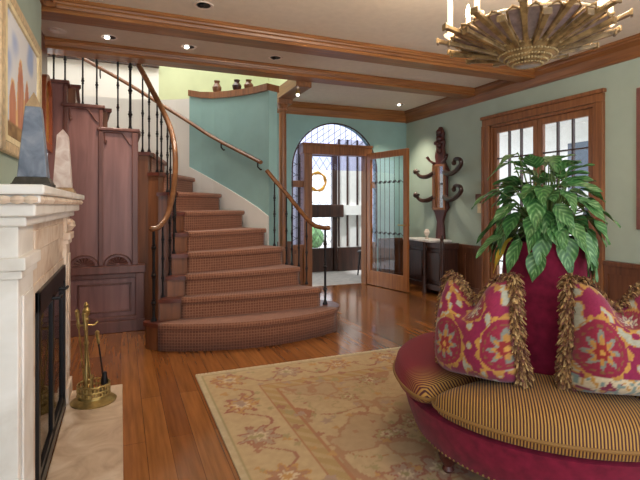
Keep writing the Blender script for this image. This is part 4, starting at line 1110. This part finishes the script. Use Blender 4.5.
def pillow(loc, yaw, tilt, roll, size, lab, var):
    w_, h_ = size; T = 0.15
    R = Matrix.Rotation(yaw, 4, 'Z') @ Matrix.Rotation(tilt, 4, 'X') @ Matrix.Rotation(roll, 4, 'Y')
    Mx = Matrix.Translation(loc) @ R
    t = thing('throw_pillow', lab, 'pillow', loc, 'throw pillows on the round settee')
    def shp(u, v, s):
        x, y = 2*u-1, 2*v-1
        pin = 1-0.07*(1-abs(x)**2)*abs(y)**3; pin2 = 1-0.07*(1-abs(y)**2)*abs(x)**3
        X = x*w_/2*pin2*(1-0.19*(y+1)/2+0.05*(1-y*y)); Zz = y*h_/2*pin
        chop = math.exp(-(x/0.38)**2)*smooth01((y+0.1)/1.1)
        if y < 0: X *= 1-0.13*abs(y)**6; Zz *= 1-0.08*abs(x)**6
        Zz -= 0.10*chop
        q = max(0, (1-x**4)*(1-y**4))
        th = T*q**0.55*(1-0.55*chop*smooth01((y-0.0)/0.7))
        th *= 1 + 0.28*(-y)          # weight settles to the bottom
        th += 0.004*math.sin(7*x+3*y)*q
        Y = -s*th + 0.0
        Y += 0.035*y*y*(abs(x)**2)*1.0
        return Mx @ V(X, Y, Zz)
    n = 72
    b = MB()
    b.grid(lambda u, v: shp(u, v, 1), n, n, lambda u, v: pillowcol(2*u-1, 2*v-1, var))
    b.grid(lambda u, v: shp(u, v, -1), n, n, lambda u, v: pillowcol(2*u-1, 2*v-1, var))
    cov = b.build('cover', M['dyed'], t, smooth=80)
    b = MB(); rnd = random.Random(var+5)
    tones = (rgb(132,94,56), rgb(160,122,74), rgb(98,66,40), rgb(112,74,50), rgb(184,152,100), rgb(100,48,46))
    edges = [((0.0, k/200), (-1,0)) for k in range(201)] + [((1.0, k/200), (1,0)) for k in range(201)] + [((k/60, 1.0), (0,1)) for k in range(61)]
    for (uv, dr) in edges:
        for q in range(12 if dr[0] else 11):
            jit = rnd.uniform(-0.012, 0.012)
            u = min(1, max(0, uv[0]+(jit if dr[1] else 0))); v = min(1, max(0, uv[1]+(jit if dr[0] else 0)))
            p = shp(u, v, 1)
            ln = rnd.uniform(0.026, 0.056)
            out = (R.to_3x3() @ V(dr[0]*rnd.uniform(-0.5,1.0), rnd.uniform(-1.5,0.9), dr[1]*rnd.uniform(0.0,1.0)+rnd.uniform(-0.8,0.7))).normalized()
            side = out.cross(V(rnd.uniform(-1,1),rnd.uniform(-1,1),rnd.uniform(-1,1))).normalized()*rnd.uniform(0.0028,0.0050)
            drp = V(0,0,-0.4*ln); c = tones[rnd.randrange(6)]; c2 = tones[rnd.randrange(6)]
            a0 = b.vert(p-side, c); a1 = b.vert(p+side, c); m = p+out*ln*0.6; e = p+out*ln+drp
            m0 = b.vert(m-side*1.2, c2); m1 = b.vert(m+side*1.2, c2); e0 = b.vert(e-side, c); e1 = b.vert(e+side, c)
            b.face((a0,a1,m1,m0)); b.face((m0,m1,e1,e0))
    o = b.build('fringe', M['fringe'], t, smooth=0, fixn=False); o['kind'] = 'stuff'
    return t
pillow((1.575, 1.80, 0.715), D(-74), D(-5), D(-5), (0.43, 0.48), 'magenta ikat pillow left of the column with shadowed tan ruffle', 0)
pillow((1.99, 1.40, 0.72), D(-28), D(-9), D(2), (0.45, 0.49), 'magenta ikat pillow right of the column with cream flowers below', 1)

# ------------------------------------------------------------------ plant in the column
pt = thing('potted_plant', 'leafy green variegated plant growing from the top of the settee column', 'plant', (SC.x, SC.y, 1.08))
b = MB(); b.lathe([(0.0,1.08),(0.13,1.08),(0.165,1.135),(0.155,1.137),(0.0,1.13)], SC, 24, cap=False); b.build('pot', M['soil'], pt)
lf = MB(); stm = MB(); yl = MB(); rnd = random.Random(21)
def leaf(b, p, d, up, L_, W_, droop):
    d = d.normalized(); s = d.cross(up)
    s = s.normalized() if s.length > 1e-3 else V(1,0,0)
    nn = s.cross(d).normalized(); K = 9; rows = []
    for k in range(K+1):
        t_ = k/K
        wdt = W_*(math.sin(PI*min(1, t_*1.0)**0.68))**0.85*(1-0.12*t_)
        if k == K: wdt = 0.0006
        ctr = p + d*(L_*(t_-0.12*droop*t_*t_)) + V(0,0,-1)*(L_*droop*t_*t_*0.62)
        fold = nn*(0.22*wdt); wave = nn*(0.006*math.sin(t_*9+p.x*40))
        rows.append([ctr - s*wdt + fold + wave, ctr - s*wdt*0.5 + fold*0.4, ctr - nn*0.002, ctr + s*wdt*0.5 + fold*0.4, ctr + s*wdt + fold - wave])
    ids = [[b.vert(q) for q in r] for r in rows]
    for k in range(K):
        for j in range(4):
            b.face((ids[k][j], ids[k][j+1], ids[k+1][j+1], ids[k+1][j]), [(j/4,k/K),((j+1)/4,k/K),((j+1)/4,(k+1)/K),(j/4,(k+1)/K)])
NL = 110
for k in range(NL):
    a = k*2.39996+rnd.uniform(-0.3,0.3); f = (k+0.5)/NL
    th = 0.15+1.66*f**0.8+rnd.uniform(-0.12,0.12)
    rr_ = rnd.uniform(0.80,1.10)
    nrm = V(math.sin(th)*math.cos(a), math.sin(th)*math.sin(a), math.cos(th)); tn = V(math.cos(th)*math.cos(a), math.cos(th)*math.sin(a), -math.sin(th))
    pos = SC+V(nrm.x*0.21*rr_, nrm.y*0.21*rr_, 1.17+nrm.z*0.32*rr_)
    base = SC+V(0.05*math.cos(a),0.05*math.sin(a),1.12)
    stm.tube([base, (base+pos)/2+V(0,0,0.05), pos], [0.006,0.0045,0.003], 5)
    d = tn*rnd.uniform(0.55,0.95)+nrm*rnd.uniform(0.15,0.7)+V(-math.sin(a),math.cos(a),0)*rnd.uniform(-0.5,0.5)
    if th < 0.7: d += V(0,0,0.35)
    upv = (nrm+V(rnd.uniform(-0.3,0.3),rnd.uniform(-0.3,0.3),rnd.uniform(0,0.4))).normalized()
    leaf(lf, pos, d, upv, rnd.uniform(0.125,0.175), rnd.uniform(0.036,0.052), rnd.uniform(0.2,0.6))
for (ax, rad, z, L_) in ((D(150),0.16,1.53,0.15),(D(165),0.15,1.57,0.14),(D(240),0.06,1.55,0.15),(D(20),0.1,1.53,0.16),(D(155),0.24,1.38,0.16),(D(172),0.26,1.14,0.17)):
    base = SC+V(0.05*math.cos(ax),0.05*math.sin(ax),1.12); tip = SC+V(rad*math.cos(ax),rad*math.sin(ax),z)
    stm.tube([base, (base+tip)/2+V(0,0,0.06), tip], [0.006,0.0045,0.003], 5)
    leaf(lf, tip, V(math.cos(ax),math.sin(ax),-0.3), V(0,0,1), L_, 0.044, 0.6)
a = D(172); tip = SC+V(0.20*math.cos(a),0.20*math.sin(a),1.13)
leaf(yl, tip, V(math.cos(a),math.sin(a),-0.6), V(0,0,1), 0.15, 0.028, 1.2)
stm.tube([SC+V(0,0,1.12), SC+V(0.1*math.cos(a),0.1*math.sin(a),1.19), tip], [0.006,0.0045,0.003], 5)
lf.build('foliage', M['leaf'], pt, smooth=70, fixn=False)
stm.build('stems', M['stem'], pt)
yl.build('yellow_leaf', M['yleaf'], pt, smooth=70, fixn=False)

# ------------------------------------------------------------------ chandelier
CC = V(1.936, 1.844, 0); ZB = 2.022
ch = thing('chandelier', 'sunburst chandelier of wooden rays around a beaded bowl with candles', 'chandelier', (CC.x, CC.y, ZB))
b = MB(); b.lathe([(0.0,ZB),(0.07,ZB),(0.09,ZB+0.012),(0.10,ZB+0.028),(0.135,ZB+0.045),(0.165,ZB+0.075),(0.155,ZB+0.08),(0.0,ZB+0.05)], CC, 32, cap=False); b.build('bowl', M['raywood'], ch)
b = MB()
for r, z, nb in ((0.072,ZB+0.003,30),(0.094,ZB+0.016,38),(0.112,ZB+0.034,46),(0.14,ZB+0.050,56),(0.167,ZB+0.077,66)):
    for k in range(nb): a = 2*PI*k/nb; b.ball(CC+V(r*math.cos(a),r*math.sin(a),z), 0.0065, 6)
b.build('bead_rows', M['bead'], ch)
NR = 26
for k in range(NR):
    a = 2*PI*k/NR; u = V(math.cos(a), math.sin(a), 0); s = V(-u.y, u.x, 0)
    long = k % 2 == 0
    r1, z1, w1 = (0.445, ZB+0.172, 0.017) if long else (0.39, ZB+0.122, 0.015)
    p0 = CC+u*0.15+V(0,0,ZB+(0.075 if long else 0.06)); p1 = CC+u*r1+V(0,0,z1)
    b = MB(); up = V(0,0,0.010)
    b.hexa([p0-s*0.008-up, p0+s*0.008-up, p0+s*0.008+up, p0-s*0.008+up], [p1-s*w1-up, p1+s*w1-up, p1+s*w1+up, p1-s*w1+up])
    e = p1+u*0.012; b.hexa([p1-s*(w1+.004)-up*1.5, p1+s*(w1+.004)-up*1.5, p1+s*(w1+.004)+up*1.5, p1-s*(w1+.004)+up*1.5], [e-s*(w1+.004)-up*1.5, e+s*(w1+.004)-up*1.5, e+s*(w1+.004)+up*1.5, e-s*(w1+.004)+up*1.5])
    b.build('ray', M['raywood'], ch, smooth=0, bevel=0.003)
for k in range(NR):
    a = 2*PI*(k+0.5)/NR; u = V(math.cos(a), math.sin(a), 0); s = V(-u.y, u.x, 0)
    b = MB()
    pl = []
    for q in range(9):
        t_ = q/8; pl.append((0.15+0.21*t_, ZB+0.075+0.085*t_, 0.007+0.024*math.sin(PI*0.62*t_)))
    L1 = [CC+u*r+s*w_+V(0,0,z) for r, z, w_ in pl]; L2 = [CC+u*r-s*w_+V(0,0,z) for r, z, w_ in pl]
    top = CC+u*0.385+V(0,0,ZB+0.172)
    b.ext(L1+[top]+L2[::-1], (0,0,0.006)); pe = b.build('petal', M['petal'], ch, smooth=0)
    b = MB(); b.tube([tuple(p) for p in L1]+[tuple(top)]+[tuple(p) for p in L2[::-1]], 0.006, 6); b.build('petal_rim', M['raywood'], pe)
b = MB(); b.lathe([(0.02,ZB+0.06),(0.03,ZB+0.15),(0.016,ZB+0.3),(0.03,ZB+0.45),(0.012,ZB+0.6),(0.010,ZC-0.03),(0.06,ZC-0.02),(0.065,ZC)], CC, 16); b.build('stem', M['gilt'], ch)
b = MB(); b.tube([CC+V(0.37*math.cos(2*PI*k/40),0.37*math.sin(2*PI*k/40),ZB+0.165) for k in range(41)], 0.006, 6); b.build('ring', M['gilt'], ch)
CAND = []
for k in range(8):
    a = 2*PI*k/8+D(9); p = CC+V(0.385*math.cos(a),0.385*math.sin(a),ZB+0.168)
    b = MB(); b.lathe([(0.012,0),(0.03,0.012),(0.034,0.022),(0.015,0.02)], p, 12, cap=False); b.lathe([(0.0135,0.015),(0.0135,0.20)], p, 12); cd = b.build('candle', M['candle'], ch)
    b = MB(); b.lathe([(0.008,0.20),(0.016,0.225),(0.013,0.25),(0.002,0.285)], p, 10); b.build('bulb', M['bulb'], cd)
    CAND.append(p+V(0,0,0.24))

# ------------------------------------------------------------------ light
def light(kind, name, loc, energy, color=(1,1,1), **kw):
    l = bpy.data.lights.new(name, kind); l.energy = energy; l.color = color
    for k, v in kw.items(): setattr(l, k, v)
    o = bpy.data.objects.new(name, l); COL.objects.link(o); o.location = loc; return o
for i, p in enumerate(CAND):
    if i % 2 == 0: light('POINT', 'candle_light', p+V(0,0,0.03), 14, (1,0.84,0.66), shadow_soft_size=0.04)
for (x, y) in ((-0.10,4.86),(0.62,4.85),(4.02,6.35)):
    o = light('SPOT', 'downlight_beam', (x, y, ZC-0.05), 32 if y < 6 else 70, (1,0.86,0.68), spot_size=D(95), spot_blend=0.8, shadow_soft_size=0.05)
o = light('AREA', 'stairwell_fill_light', (0.6, 6.4, 4.7), 48, (1,0.98,0.94), shape='RECTANGLE', size=2.2, size_y=1.6)  # unseen fill added to brighten the white stairwell, no window modelled
o = light('SUN', 'daylight_sun', (0, 0, 12), 3.2, (0.95,0.97,1.0), angle=D(4)); o.rotation_euler = V(0.32, 0.22, -0.92).to_track_quat('-Z', 'Y').to_euler()
wd = bpy.data.worlds.new('world'); scene.world = wd; wd.use_nodes = True
bg = wd.node_tree.nodes['Background']; bg.inputs['Color'].default_value = (0.92, 0.96, 1.0, 1); bg.inputs['Strength'].default_value = 1.35

vs = scene.view_settings
vs.view_transform = 'Standard'; vs.look = 'None'; vs.gamma = 1.0; vs.use_curve_mapping = False; vs.exposure = 0.75
